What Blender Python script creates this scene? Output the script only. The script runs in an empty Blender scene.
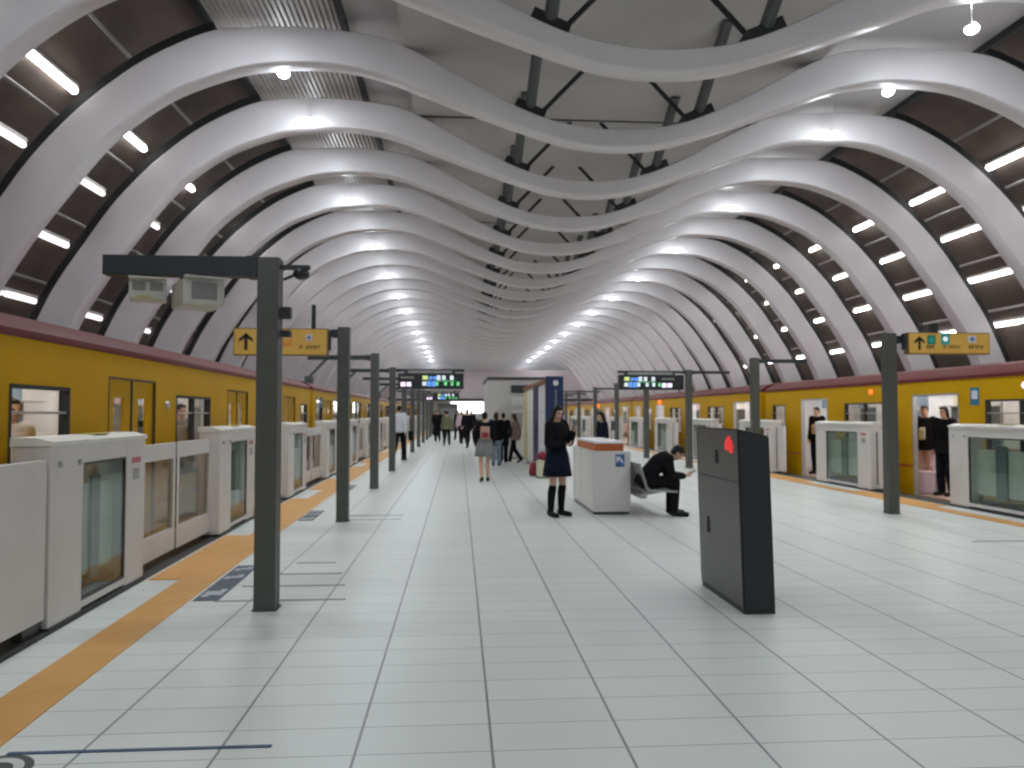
import bpy, bmesh, math, random
from mathutils import Vector, Matrix
random.seed(7)
scene = bpy.context.scene
COL = scene.collection
PI = math.pi

# ------------------------------------------------------------------ materials
def new_mat(name):
    m = bpy.data.materials.new(name); m.use_nodes = True
    return m, m.node_tree.nodes, m.node_tree.links, m.node_tree.nodes['Principled BSDF']

def mat(name, col, rough=0.5, metal=0.0, var=0.06, scale=6.0, emit=None, power=0.0, spec=0.5, coat=0.0):
    """a painted or plain surface whose tone wanders a little with a noise"""
    m, n, l, b = new_mat(name)
    tc = n.new('ShaderNodeTexCoord'); nz = n.new('ShaderNodeTexNoise'); rp = n.new('ShaderNodeValToRGB')
    nz.inputs['Scale'].default_value = scale; nz.inputs['Detail'].default_value = 3
    l.new(tc.outputs['Object'], nz.inputs['Vector'])
    lo = [max(0, c * (1 - var)) for c in col]; hi = [min(1, c * (1 + var)) for c in col]
    rp.color_ramp.elements[0].position = 0.3; rp.color_ramp.elements[1].position = 0.7
    rp.color_ramp.elements[0].color = (*lo, 1); rp.color_ramp.elements[1].color = (*hi, 1)
    l.new(nz.outputs['Fac'], rp.inputs['Fac']); l.new(rp.outputs['Color'], b.inputs['Base Color'])
    b.inputs['Roughness'].default_value = rough; b.inputs['Metallic'].default_value = metal
    b.inputs['Specular IOR Level'].default_value = spec
    b.inputs['Coat Weight'].default_value = coat
    if emit:
        b.inputs['Emission Color'].default_value = (*emit, 1); b.inputs['Emission Strength'].default_value = power
    return m

def glass_mat(name, tint=(0.85, 0.92, 0.9), gloss=0.18):
    m, n, l, b = new_mat(name)
    out = n['Material Output']; n.remove(b)
    tr = n.new('ShaderNodeBsdfTransparent'); gl = n.new('ShaderNodeBsdfGlossy'); mx = n.new('ShaderNodeMixShader')
    fr = n.new('ShaderNodeLayerWeight'); fr.inputs['Blend'].default_value = 0.5; ad = n.new('ShaderNodeMath'); ad.operation = 'MULTIPLY_ADD'
    pw = n.new('ShaderNodeMath'); pw.operation = 'POWER'; pw.inputs[1].default_value = 4.0; ad.inputs[1].default_value = 0.75; ad.inputs[2].default_value = gloss * 0.25
    tr.inputs['Color'].default_value = (*tint, 1); gl.inputs['Roughness'].default_value = 0.05
    l.new(fr.outputs['Facing'], pw.inputs[0]); l.new(pw.outputs[0], ad.inputs[0]); l.new(ad.outputs[0], mx.inputs['Fac'])
    l.new(tr.outputs[0], mx.inputs[1]); l.new(gl.outputs[0], mx.inputs[2]); l.new(mx.outputs[0], out.inputs['Surface'])
    return m

def tile_mat():
    m, n, l, b = new_mat('platform_tiles')
    geo = n.new('ShaderNodeNewGeometry'); sep = n.new('ShaderNodeSeparateXYZ')
    l.new(geo.outputs['Position'], sep.inputs[0])
    def math_(op, a, bb=None):
        x = n.new('ShaderNodeMath'); x.operation = op
        for i, v in enumerate((a, bb)):
            if v is None: continue
            if isinstance(v, (int, float)): x.inputs[i].default_value = v
            else: l.new(v, x.inputs[i])
        return x.outputs[0]
    def joint(o, off, size, half):
        a = math_('DIVIDE', math_('SUBTRACT', o, off), size)
        f = math_('ABSOLUTE', math_('SUBTRACT', math_('FRACT', math_('ADD', a, 0.5)), 0.5))
        return math_('LESS_THAN', math_('MULTIPLY', f, size), half), math_('FLOOR', math_('ADD', a, 0.0))
    jx, ix = joint(sep.outputs['X'], 0.15, 0.6, 0.0065)
    jy, iy = joint(sep.outputs['Y'], 0.15, 0.3, 0.0035)
    wn = n.new('ShaderNodeTexWhiteNoise'); wn.noise_dimensions = '2D'
    cb = n.new('ShaderNodeCombineXYZ'); l.new(ix, cb.inputs[0]); l.new(iy, cb.inputs[1]); l.new(cb.outputs[0], wn.inputs['Vector'])
    nz = n.new('ShaderNodeTexNoise'); nz.inputs['Scale'].default_value = 1.3; nz.inputs['Detail'].default_value = 4
    l.new(geo.outputs['Position'], nz.inputs['Vector'])
    v = math_('ADD', math_('MULTIPLY', wn.outputs['Value'], 0.03), math_('MULTIPLY', nz.outputs['Fac'], 0.05))
    v = math_('ADD', v, 0.665)
    c = n.new('ShaderNodeCombineColor')
    l.new(math_('MULTIPLY', v, 0.965), c.inputs[0]); l.new(v, c.inputs[1]); l.new(math_('MULTIPLY', v, 0.945), c.inputs[2])
    m1 = n.new('ShaderNodeMix'); m1.data_type = 'RGBA'; m1.inputs['B'].default_value = (0.34, 0.36, 0.355, 1)
    l.new(jy, m1.inputs['Factor']); l.new(c.outputs[0], m1.inputs['A'])
    m2 = n.new('ShaderNodeMix'); m2.data_type = 'RGBA'; m2.inputs['B'].default_value = (0.24, 0.25, 0.25, 1)
    l.new(jx, m2.inputs['Factor']); l.new(m1.outputs['Result'], m2.inputs['A'])
    l.new(m2.outputs['Result'], b.inputs['Base Color'])
    l.new(math_('ADD', math_('MULTIPLY', nz.outputs['Fac'], 0.06), 0.34), b.inputs['Roughness'])
    b.inputs['Specular IOR Level'].default_value = 0.45
    return m

def tactile_mat():
    m, n, l, b = new_mat('tactile_orange')
    geo = n.new('ShaderNodeNewGeometry'); vo = n.new('ShaderNodeTexNoise'); vo.inputs['Scale'].default_value = 5
    l.new(geo.outputs['Position'], vo.inputs['Vector'])
    rp = n.new('ShaderNodeValToRGB'); rp.color_ramp.elements[0].color = (0.56, 0.27, 0.06, 1); rp.color_ramp.elements[1].color = (0.70, 0.38, 0.11, 1)
    l.new(vo.outputs['Fac'], rp.inputs['Fac']); l.new(rp.outputs['Color'], b.inputs['Base Color'])
    ck = n.new('ShaderNodeTexVoronoi'); ck.inputs['Scale'].default_value = 18; ck.inputs['Randomness'].default_value = 0
    l.new(geo.outputs['Position'], ck.inputs['Vector'])
    bp = n.new('ShaderNodeBump'); bp.inputs['Strength'].default_value = 0.3; bp.inputs['Distance'].default_value = 0.004
    l.new(ck.outputs['Distance'], bp.inputs['Height']); l.new(bp.outputs['Normal'], b.inputs['Normal'])
    b.inputs['Roughness'].default_value = 0.5
    return m

M = dict(
    tile=tile_mat(), tactile=tactile_mat(),
    rib=mat('rib_white_paint', (0.70, 0.675, 0.685), 0.38, 0.0, 0.03, 1.5),
    deck=mat('roof_deck_grey', (0.46, 0.445, 0.44), 0.7, 0, 0.08, 0.8),
    corr=mat('corrugated_steel', (0.50, 0.47, 0.45), 0.45, 0.2, 0.08, 3),
    shell=mat('dark_side_cladding', (0.085, 0.066, 0.056), 0.7, 0, 0.35, 1.2),
    steel=mat('dark_steelwork', (0.018, 0.020, 0.021), 0.55, 0.2, 0.2, 4),
    strut=mat('grey_green_strut', (0.085, 0.095, 0.092), 0.5, 0.2, 0.15, 4),
    pipe=mat('galvanised_pipe', (0.32, 0.31, 0.30), 0.45, 0.3, 0.1, 4),
    column=mat('olive_grey_column', (0.078, 0.082, 0.072), 0.5, 0.1, 0.08, 6),
    arm=mat('blue_black_beam', (0.026, 0.033, 0.037), 0.5, 0.1, 0.1, 6),
    gate=mat('gate_light_grey', (0.64, 0.615, 0.59), 0.42, 0.0, 0.03, 4),
    gatecap=mat('gate_cap_pale', (0.72, 0.71, 0.66), 0.4, 0.0, 0.03, 4),
    gatedark=mat('gate_dark_trim', (0.03, 0.032, 0.03), 0.4, 0, 0.1, 4),
    glass=glass_mat('clear_glass'), doorglass=glass_mat('door_glass', (0.88, 0.86, 0.82), 0.22),
    yellow=mat('train_yellow', (0.53, 0.295, 0.003), 0.40, 0.0, 0.05, 1.2, spec=0.08),
    red=mat('train_roof_red', (0.115, 0.020, 0.020), 0.42, 0, 0.12, 1.5, spec=0.12),
    stripe=mat('train_stripe_red', (0.45, 0.09, 0.03), 0.4),
    silver=mat('train_metal', (0.42, 0.42, 0.42), 0.35, 0.6, 0.05, 4),
    doorgap=mat('door_gap_brown', (0.09, 0.05, 0.008), 0.6), rubber=mat('black_rubber', (0.015, 0.015, 0.014), 0.6),
    inwall=mat('train_interior_white', (0.64, 0.66, 0.68), 0.5), farpane=mat('train_far_pane', (0.13, 0.15, 0.17), 0.25), ad_a=mat('advert_pink', (0.50, 0.30, 0.32), 0.5), ad_b=mat('advert_blue', (0.22, 0.32, 0.45), 0.5), ad_c=mat('advert_cream', (0.62, 0.55, 0.38), 0.5),
    infloor=mat('train_interior_floor', (0.36, 0.25, 0.20), 0.6),
    seat=mat('train_seat_cloth', (0.40, 0.25, 0.25), 0.9),
    inlight=mat('train_interior_lamp', (1, 1, 1), 0.4, emit=(1.0, 0.97, 0.93), power=11.0),
    lamp=mat('lamp_white', (1, 1, 1), 0.4, emit=(0.93, 0.97, 1.0), power=28.0),
    tube=mat('tube_lamp_white', (1, 1, 1), 0.4, emit=(1.0, 0.96, 0.95), power=9.0),
    tubehot=mat('tube_lamp_bright', (1, 1, 1), 0.4, emit=(1.0, 0.98, 0.97), power=14.0),
    tubedim=mat('tube_lamp_soft', (1, 1, 1), 0.4, emit=(1.0, 0.90, 0.92), power=2.0),
    signy=mat('sign_yellow_face', (0.55, 0.33, 0.06), 0.5, emit=(1.0, 0.62, 0.16), power=0.08),
    signk=mat('sign_black_print', (0.03, 0.022, 0.012), 0.5),
    signbr=mat('sign_brown_print', (0.22, 0.13, 0.03), 0.5),
    teal=mat('sign_teal_icon', (0.02, 0.36, 0.36), 0.5), green=mat('sign_green_icon', (0.03, 0.22, 0.13), 0.5),
    signw=mat('sign_white_patch', (0.62, 0.62, 0.68), 0.5), orange=mat('sign_orange_icon', (0.75, 0.30, 0.06), 0.5),
    signb=mat('sign_blue_icon', (0.10, 0.20, 0.50), 0.5),
    board=mat('board_black', (0.012, 0.014, 0.016), 0.35),
    led_g=mat('led_green', (0.1, 0.5, 0.2), 0.5, emit=(0.25, 0.85, 0.35), power=0.55),
    led_y=mat('led_lime', (0.5, 0.6, 0.2), 0.5, emit=(0.75, 0.95, 0.30), power=0.6),
    led_b=mat('led_blue', (0.1, 0.3, 0.8), 0.5, emit=(0.15, 0.38, 1.0), power=0.6),
    led_w=mat('led_white', (0.7, 0.8, 0.8), 0.5, emit=(0.8, 0.95, 1.0), power=0.6),
    led_p=mat('led_lilac', (0.8, 0.7, 0.9), 0.5, emit=(0.95, 0.82, 1.0), power=1.0),
    led_o=mat('led_orange', (0.9, 0.2, 0.05), 0.5, emit=(1.0, 0.12, 0.02), power=2.2),
    led_bw=mat('led_blue_white', (0.7, 0.7, 1.0), 0.5, emit=(0.62, 0.60, 1.0), power=2.0),
    cream=mat('monitor_cream', (0.50, 0.49, 0.44), 0.5), screen=mat('monitor_screen_grey', (0.20, 0.20, 0.19), 0.3),
    ygreen=mat('caution_yellow_green', (0.45, 0.42, 0.12), 0.5),
    inpanel=mat('gate_inner_panel', (0.58, 0.575, 0.50), 0.3), inpost=mat('gate_inner_post', (0.16, 0.18, 0.17), 0.4),
    cabgrey=mat('cabinet_grey', (0.105, 0.105, 0.102), 0.38, 0.3, 0.08, 3),
    cabdark=mat('cabinet_dark', (0.018, 0.020, 0.023), 0.45, 0.1, 0.1, 3),
    redlamp=mat('red_emblem', (0.75, 0.03, 0.035), 0.4, emit=(1, 0.03, 0.03), power=0.5),
    kiosk=mat('counter_white', (0.66, 0.64, 0.62), 0.35, 0, 0.02, 4), kioskdark=mat('counter_plinth', (0.05, 0.05, 0.045), 0.5),
    kiosktop=mat('counter_top_white', (0.80, 0.82, 0.84), 0.25), rust=mat('counter_orange_band', (0.42, 0.10, 0.015), 0.45),
    poster=mat('poster_blue', (0.045, 0.14, 0.36), 0.5),
    navy=mat('panel_navy', (0.007, 0.018, 0.080), 0.4), whitepan=mat('panel_white', (0.62, 0.62, 0.63), 0.45),
    paleyel=mat('panel_pale_yellow', (0.60, 0.52, 0.26), 0.5), boothw=mat('booth_wall', (0.50, 0.485, 0.465), 0.55, 0, 0.03, 2),
    brown=mat('booth_brown_band', (0.20, 0.085, 0.03), 0.5), dkgreen=mat('booth_green_sign', (0.022, 0.030, 0.024), 0.4),
    bench=mat('bench_steel', (0.33, 0.33, 0.32), 0.35, 0.5, 0.06, 5),
    bluel=mat('floor_line_blue', (0.045, 0.085, 0.16), 0.5), greyl=mat('floor_line_grey', (0.24, 0.265, 0.28), 0.5),
    label=mat('floor_label_navy', (0.055, 0.075, 0.105), 0.5), labelw=mat('floor_label_print', (0.42, 0.44, 0.47), 0.5),
    disc=mat('floor_disc_dark', (0.055, 0.065, 0.06), 0.5), discw=mat('floor_disc_white', (0.58, 0.60, 0.56), 0.5),
    track=mat('track_ballast', (0.05, 0.045, 0.042), 0.9, 0, 0.4, 10), slabside=mat('slab_side', (0.16, 0.155, 0.15), 0.8),
    sill=mat('gate_sill_dark', (0.055, 0.055, 0.052), 0.5, 0.3),
    pinkwall=mat('end_wall_pink', (0.52, 0.45, 0.46), 0.6), shoplight=mat('shop_light', (1, 1, 1), 0.5, emit=(1, 1, 1), power=5.0),
    skin=mat('skin', (0.55, 0.33, 0.24), 0.55, 0, 0.06, 9), lips=mat('lips', (0.42, 0.16, 0.13), 0.5), eye=mat('eyes', (0.02, 0.015, 0.012), 0.3),
    hair=mat('hair_black', (0.012, 0.009, 0.008), 0.45, 0, 0.3, 30, spec=0.2), hairbr=mat('hair_brown', (0.045, 0.022, 0.016), 0.5, 0, 0.3, 30, spec=0.2),
    blackcloth=mat('cloth_black', (0.010, 0.010, 0.012), 0.85, 0, 0.2, 12, spec=0.08), navycloth=mat('cloth_navy', (0.009, 0.011, 0.022), 0.85, 0, 0.2, 12, spec=0.08),
    whitecloth=mat('cloth_white', (0.60, 0.62, 0.68), 0.8, 0, 0.05, 12, spec=0.08), greycloth=mat('cloth_grey', (0.20, 0.20, 0.205), 0.85, 0, 0.15, 12, spec=0.08),
    pinkcloth=mat('cloth_dusty_pink', (0.28, 0.20, 0.20), 0.85, 0, 0.15, 12, spec=0.08), palepink=mat('cloth_pale_pink', (0.62, 0.46, 0.50), 0.8, 0, 0.08, 12, spec=0.08),
    jean=mat('cloth_faded_blue', (0.22, 0.28, 0.36), 0.85, 0, 0.15, 12, spec=0.08), olive=mat('cloth_olive', (0.16, 0.17, 0.10), 0.85, 0, 0.15, 12, spec=0.08),
    shoe=mat('shoe_black', (0.010, 0.010, 0.011), 0.5, spec=0.2), phone=mat('phone_dark', (0.02, 0.02, 0.024), 0.25), tan=mat('bag_tan', (0.42, 0.26, 0.20), 0.7),
    redbag=mat('bag_red', (0.24, 0.02, 0.04), 0.6), carton=mat('carton_cream', (0.60, 0.56, 0.40), 0.6), cartong=mat('carton_edge', (0.10, 0.13, 0.09), 0.6),
    stick_b=mat('sticker_blue', (0.02, 0.15, 0.24), 0.5), stick_r=mat('sticker_red', (0.50, 0.16, 0.15), 0.5), stick_g=mat('sticker_grey', (0.33, 0.33, 0.32), 0.5),
)

# ------------------------------------------------------------------ mesh building
class MB:
    def __init__(s): s.bm = bmesh.new(); s.mats = []
    def mi(s, m):
        if m not in s.mats: s.mats.append(m)
        return s.mats.index(m)
    def _fin(s, verts, m):
        i = s.mi(m); fs = set()
        for v in verts:
            for f in v.link_faces: fs.add(f)
        for f in fs: f.material_index = i
        return list(fs)
    def box(s, c, d, m, bev=0.0, rot=None):
        r = bmesh.ops.create_cube(s.bm, size=1.0); vs = r['verts']
        bmesh.ops.scale(s.bm, vec=d, verts=vs)
        if rot is not None: bmesh.ops.rotate(s.bm, cent=(0, 0, 0), matrix=rot, verts=vs)
        bmesh.ops.translate(s.bm, vec=c, verts=vs)
        s._fin(vs, m)
        if bev > 0:
            es = list({e for v in vs for e in v.link_edges})
            r2 = bmesh.ops.bevel(s.bm, geom=es, offset=bev, segments=2, affect='EDGES', profile=0.7)
            i = s.mi(m)
            for f in r2['faces']: f.material_index = i
        return s
    def box2(s, a, b, m, bev=0.0):
        a, b = Vector(a), Vector(b)
        return s.box((a + b) / 2, tuple(abs(x) for x in (b - a)), m, bev)
    def poly(s, pts, m):
        f = s.bm.faces.new([s.bm.verts.new(p) for p in pts]); f.material_index = s.mi(m); return f
    def prism(s, pts, off, m):
        """closed polygon pts swept by the vector off"""
        off = Vector(off); i = s.mi(m)
        a = [s.bm.verts.new(p) for p in pts]; b = [s.bm.verts.new(Vector(p) + off) for p in pts]
        n = len(pts); fs = [s.bm.faces.new(a[::-1]), s.bm.faces.new(b)]
        for k in range(n): fs.append(s.bm.faces.new((a[k], a[(k + 1) % n], b[(k + 1) % n], b[k])))
        for f in fs: f.material_index = i
        bmesh.ops.recalc_face_normals(s.bm, faces=fs)
        return s
    def cyl(s, p0, p1, r0, m, r1=None, n=12, cap=True):
        p0, p1 = Vector(p0), Vector(p1); d = p1 - p0
        if d.length < 1e-6: return s
        q = d.to_track_quat('Z', 'Y').to_matrix().to_4x4()
        mt = Matrix.Translation((p0 + p1) / 2) @ q
        r = bmesh.ops.create_cone(s.bm, cap_ends=cap, segments=n, radius1=r0, radius2=r0 if r1 is None else r1, depth=d.length, matrix=mt)
        s._fin(r['verts'], m); return s
    def ball(s, c, r, m, rot=None, u=16, v=10):
        if isinstance(r, (int, float)): r = (r, r, r)
        mt = Matrix.Translation(c)
        if rot is not None: mt = mt @ rot.to_4x4()
        mt = mt @ Matrix.Diagonal((*r, 1))
        q = bmesh.ops.create_uvsphere(s.bm, u_segments=u, v_segments=v, radius=1, matrix=mt)
        s._fin(q['verts'], m); return s
    def cap(s, p0, p1, r0, r1, m, n=12):
        s.cyl(p0, p1, r0, m, r1, n); s.ball(p0, r0, m, u=n, v=8); s.ball(p1, r1, m, u=n, v=8); return s
    def loft(s, rings, m, n=20):
        """rings: (center, rx, ry, side axis, front axis); closed at both ends"""
        i = s.mi(m); R = []
        for c, rx, ry, ax, ay in rings:
            c = Vector(c)
            R.append([s.bm.verts.new(c + ax * (rx * math.cos(2 * PI * k / n)) + ay * (ry * math.sin(2 * PI * k / n))) for k in range(n)])
        fs = [s.bm.faces.new(R[0][::-1]), s.bm.faces.new(R[-1])]
        for a, b in zip(R, R[1:]):
            for k in range(n): fs.append(s.bm.faces.new((a[k], a[(k + 1) % n], b[(k + 1) % n], b[k])))
        for f in fs: f.material_index = i
        bmesh.ops.recalc_face_normals(s.bm, faces=fs); return s
    def mesh(s, name):
        me = bpy.data.meshes.new(name); s.bm.normal_update(); s.bm.to_mesh(me); s.bm.free()
        for m in s.mats: me.materials.append(m)
        return me
    def build(s, name, parent=None, loc=(0, 0, 0), rz=0.0, smooth=False):
        me = s.mesh(name)
        if smooth:
            for p in me.polygons: p.use_smooth = True
        return link(name, me, parent, loc, rz)

def link(name, me, parent=None, loc=(0, 0, 0), rz=0.0):
    o = bpy.data.objects.new(name, me); COL.objects.link(o); o.location = loc; o.rotation_euler = (0, 0, rz)
    if parent is not None: o.parent = parent
    return o

def tag(o, label=None, cat=None, group=None, kind=None):
    if label: o['label'] = label
    if cat: o['category'] = cat
    if group: o['group'] = group
    if kind: o['kind'] = kind
    return o

def thing(name, label, cat, loc=(0, 0, 0), rz=0.0, group=None):
    return tag(link(name, None, None, loc, rz), label, cat, group)

def struct(o): o['kind'] = 'structure'; return o

def copy_tree(o, parent=None):
    c = o.copy(); COL.objects.link(c)
    if parent is not None: c.parent = parent
    for ch in list(o.children): copy_tree(ch, c)
    return c

ORD = ['first', 'second', 'third', 'fourth', 'fifth', 'sixth', 'seventh', 'eighth', 'ninth', 'tenth', 'eleventh', 'twelfth',
       'thirteenth', 'fourteenth', 'fifteenth', 'sixteenth', 'seventeenth', 'eighteenth', 'nineteenth', 'twentieth']

# ------------------------------------------------------------------ plan of the station
# x across the platform, y along it, z up from the platform floor.
def cl(y): return -0.6 * (1 - math.exp(-max(y, -4) / 10.0))       # the left edge bends slowly left
def cr(y): return -0.6 * (1 - math.exp(-max(y, -4) / 15.0))
def dcl(y): return (cl(y + .5) - cl(y - .5))
def dcr(y): return (cr(y + .5) - cr(y - .5))
GL, GR = -2.48, 8.20          # faces of the platform gates (before the bend)
Y0, Y1 = -5.0, 86.0
CX = 4.56                     # mirror: right x = CX - left x
RIBY = [8.45 + 2.5 * k for k in range(31)]
RW = 0.32

# rib profile, left half from the trough to the foot: (bottom x, bottom z, top x, top z)
HALF = [(2.28, 5.36, 2.28, 5.62), (1.75, 5.40, 1.65, 5.67), (1.30, 5.50, 1.12, 5.81), (0.35, 5.81, 0.45, 6.11), (-0.50, 6.12, -0.35, 6.54),
        (-1.10, 6.34, -1.00, 6.84), (-1.70, 6.46, -1.65, 6.95), (-2.30, 6.475, -2.35, 6.99), (-2.90, 6.42, -3.10, 6.95), (-3.40, 6.28, -3.60, 6.86),
        (-4.00, 6.03, -4.30, 6.52), (-4.50, 5.70, -4.85, 6.13), (-5.00, 5.25, -5.40, 5.63), (-5.45, 4.67, -5.93, 5.02), (-5.90, 4.05, -6.38, 4.35),
        (-6.25, 3.50, -6.75, 3.78), (-6.50, 3.05, -7.00, 3.30), (-6.85, 2.20, -7.38, 2.40), (-7.05, 1.40, -7.60, 1.50), (-7.20, 0.30, -7.78, 0.35), (-7.25, -0.95, -7.85, -0.95)]
FULL = HALF[::-1] + [(CX - a, b, CX - c, d) for a, b, c, d in HALF[1:]]

def spline(pts, sub=4):
    out = []
    n = len(pts)
    for i in range(n - 1):
        p0, p1, p2, p3 = (Vector(pts[max(0, i - 1)]), Vector(pts[i]), Vector(pts[i + 1]), Vector(pts[min(n - 1, i + 2)]))
        for k in range(sub):
            t = k / sub
            out.append(0.5 * ((2 * p1) + (p2 - p0) * t + (2 * p0 - 5 * p1 + 4 * p2 - p3) * t * t + (3 * p1 - p0 - 3 * p2 + p3) * t ** 3))
    out.append(Vector(pts[-1])); return out
BOT = spline([(a, b) for a, b, c, d in FULL]); TOP = spline([(c, d) for a, b, c, d in FULL])

def offset_curve(pts, d):
    out = []
    for i, p in enumerate(pts):
        t = (pts[min(i + 1, len(pts) - 1)] - pts[max(i - 1, 0)]).normalized()
        out.append(p + Vector((-t.y, t.x)) * d)
    return out

# ------------------------------------------------------------------ room shell
def ylist(step=2.0):
    ys = []; y = Y0
    while y < Y1: ys.append(y); y += step
    return ys + [Y1]
YS = ylist()

def build_floor():
    b = MB()
    top = [((GL + cl(y) - 0.42, y), (GR + cr(y) + 0.42, y)) for y in YS]
    for (l0, r0), (l1, r1) in zip(top, top[1:]):
        b.poly([(l0[0], l0[1], 0), (r0[0], r0[1], 0), (r1[0], r1[1], 0), (l1[0], l1[1], 0)], M['tile'])
        b.poly([(l0[0], l0[1], 0), (l1[0], l1[1], 0), (l1[0], l1[1], -1.0), (l0[0], l0[1], -1.0)], M['slabside'])
        b.poly([(r1[0], r1[1], 0), (r0[0], r0[1], 0), (r0[0], r0[1], -1.0), (r1[0], r1[1], -1.0)], M['slabside'])
    struct(b.build('floor'))
    t = MB()
    t.box2((-9.2, Y0, -1.2), (13.8, Y1, -1.0), M['track'])
    struct(t.build('floor_trackbed'))
build_floor()

# side walls: dark cladding that follows the back of the ribs, and the flat roof deck between them
SH = offset_curve(TOP, 0.62)
left_sh = [p for p in SH[:len(SH) // 2] if p.x < -3.75]
left_sh = [Vector((-8.45, -1.1))] + [p for p in left_sh if p.y > -0.9]
DECKZ = 7.22; CDZ = 6.74       # crest deck and the lower deck over the trough
left_sh.append(Vector((-3.62, DECKZ + 0.02)))
right_sh = [Vector((CX - p.x, p.y)) for p in left_sh]
def shell(pts, name, out):
    b = MB()
    for i in range(len(pts) - 1):
        p, q = pts[i], pts[i + 1]
        b.poly([(p.x, Y0, p.y), (q.x, Y0, q.y), (q.x, Y1, q.y), (p.x, Y1, p.y)], M['shell'])
    struct(b.build(name))
shell(left_sh, 'wall_left', -1); shell(right_sh, 'wall_right', 1)
b = MB()
b.box2((-1.72, Y0, DECKZ), (CX + 3.55, Y1, DECKZ + 0.1), M['deck'])
b.box2((-.80, Y0, CDZ), (CX + .80, Y1, DECKZ + .02), M['deck'])
struct(b.build('ceiling'))
b = MB(); x = -3.6; up = False
w = 0.055
while x < -1.75:
    z = DECKZ - 0.02
    b.poly([(x, Y0, z), (x + w * .55, Y0, z), (x + w * .55, Y1, z), (x, Y1, z)], M['corr'])
    b.poly([(x + w * .55, Y0, z), (x + w * .8, Y0, z + .045), (x + w * .8, Y1, z + .045), (x + w * .55, Y1, z)], M['corr'])
    b.poly([(x + w * .8, Y0, z + .045), (x + w * 1.25, Y0, z + .045), (x + w * 1.25, Y1, z + .045), (x + w * .8, Y1, z + .045)], M['corr'])
    b.poly([(x + w * 1.25, Y0, z + .045), (x + w * 1.5, Y0, z), (x + w * 1.5, Y1, z), (x + w * 1.25, Y1, z + .045)], M['corr'])
    x += w * 1.5
struct(b.build('ceiling_corrugated'))
# long edge strips and pipes of the ceiling
def along(name, x, z, r, m, sq=False):
    b = MB()
    if sq: b.box2((x - r, Y0, z - r), (x + r, Y1, z + r), m)
    else: b.cyl((x, Y0, z), (x, Y1, z), r, m, n=8)
    struct(b.build(name))
tn = [0]
def trim(x, z, r, m, sq=False):
    tn[0] += 1; along('trim_%d' % tn[0], x, z, r, m, sq)
trim(-3.66, DECKZ - 0.04, 0.06, M['steel'], True); trim(-1.70, DECKZ - 0.03, 0.05, M['steel'], True); trim(CX + 3.62, DECKZ - 0.04, 0.06, M['steel'], True)
for x, z in ((-4.75, 6.62), (-5.75, 5.75), (-6.55, 4.75), (-7.2, 3.75)):
    trim(x, z, 0.028, M['pipe']); trim(CX - x, z, 0.028, M['pipe'])
# transverse joints of the deck
b = MB()
for k in range(12):
    b.box2((-.79, 6.0 + 7.5 * k, CDZ - 0.012), (CX + .79, 6.05 + 7.5 * k, CDZ), M['steel'])
struct(b.build('ceiling_joints'))
# end walls
b = MB(); b.box2((-9.0, Y1 - 0.2, -1.0), (13.6, Y1, 7.3), M['pinkwall']); struct(b.build('wall_far'))
b = MB(); b.box2((-9.0, 66.0, 2.75), (13.6, 66.25, 5.2), M['pinkwall'])
b.box2((-9.0, 65.9, 2.55), (13.6, 66.3, 2.75), M['gatedark']); struct(b.build('wall_transom'))

# ------------------------------------------------------------------ the wavy ribs
def rib_mesh():
    b = MB(); i = b.mi(M['rib']); f = M['rib']
    n = len(BOT)
    V = [[b.bm.verts.new((p.x, y, p.y)) for p in pts] for pts, y in ((BOT, 0), (TOP, 0), (TOP, RW), (BOT, RW))]
    for j in range(4):
        A, B_ = V[j], V[(j + 1) % 4]
        for k in range(n - 1):
            fc = b.bm.faces.new((A[k], A[k + 1], B_[k + 1], B_[k])); fc.smooth = j in (1, 3)
    b.bm.faces.new([V[j][0] for j in range(4)]); b.bm.faces.new([V[j][-1] for j in range(3, -1, -1)])
    bmesh.ops.recalc_face_normals(b.bm, faces=b.bm.faces[:])
    sharp = [e for e in b.bm.edges if len(e.link_faces) == 2 and e.calc_face_angle(0) > 0.8]
    bmesh.ops.bevel(b.bm, geom=sharp, offset=0.018, segments=1, affect='EDGES')
    me = b.mesh('rib'); return me
RIBM = rib_mesh()
def steel_arch(mirror):
    b = MB()
    P, Q = offset_curve(TOP, 0.05), offset_curve(TOP, 0.17)
    idx = [i for i in range(len(TOP) // 2) if TOP[i].x < -3.4 and TOP[i].y > 0.3]
    for i, j in zip(idx, idx[1:]):
        pts = [P[i], P[j], Q[j], Q[i]]
        if mirror: pts = [Vector((CX - p.x, p.y)) for p in pts]
        pts = [(p.x, 0.10, p.y) for p in pts]
        b.prism(pts, (0, 0.12, 0), M['steel'])
    return b.mesh('steel_arch')
ARCH = [steel_arch(False), steel_arch(True)]
def hanger(sx):
    c = MB()                                          # post with a cross plate at its foot
    c.cyl((0, 0, 0.04), (0.06, -1.25, CDZ - 5.82), 0.080, M['strut'], n=10)
    p = MB(); p.box((0, -.04, 0.07), (0.46, 0.28, 0.15), M['steel'], 0.01, Matrix.Rotation(0.42 * sx, 3, 'Y'))
    r = MB(); r.cyl((0.16 * sx, 0, 0.06), (0.98 * sx, 0, CDZ - 5.82), 0.034, M['steel'], n=8)
    return c.mesh('hanger_post'), p.mesh('base_plate'), r.mesh('brace')
HG = {-1: hanger(-1), 1: hanger(1)}
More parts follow.
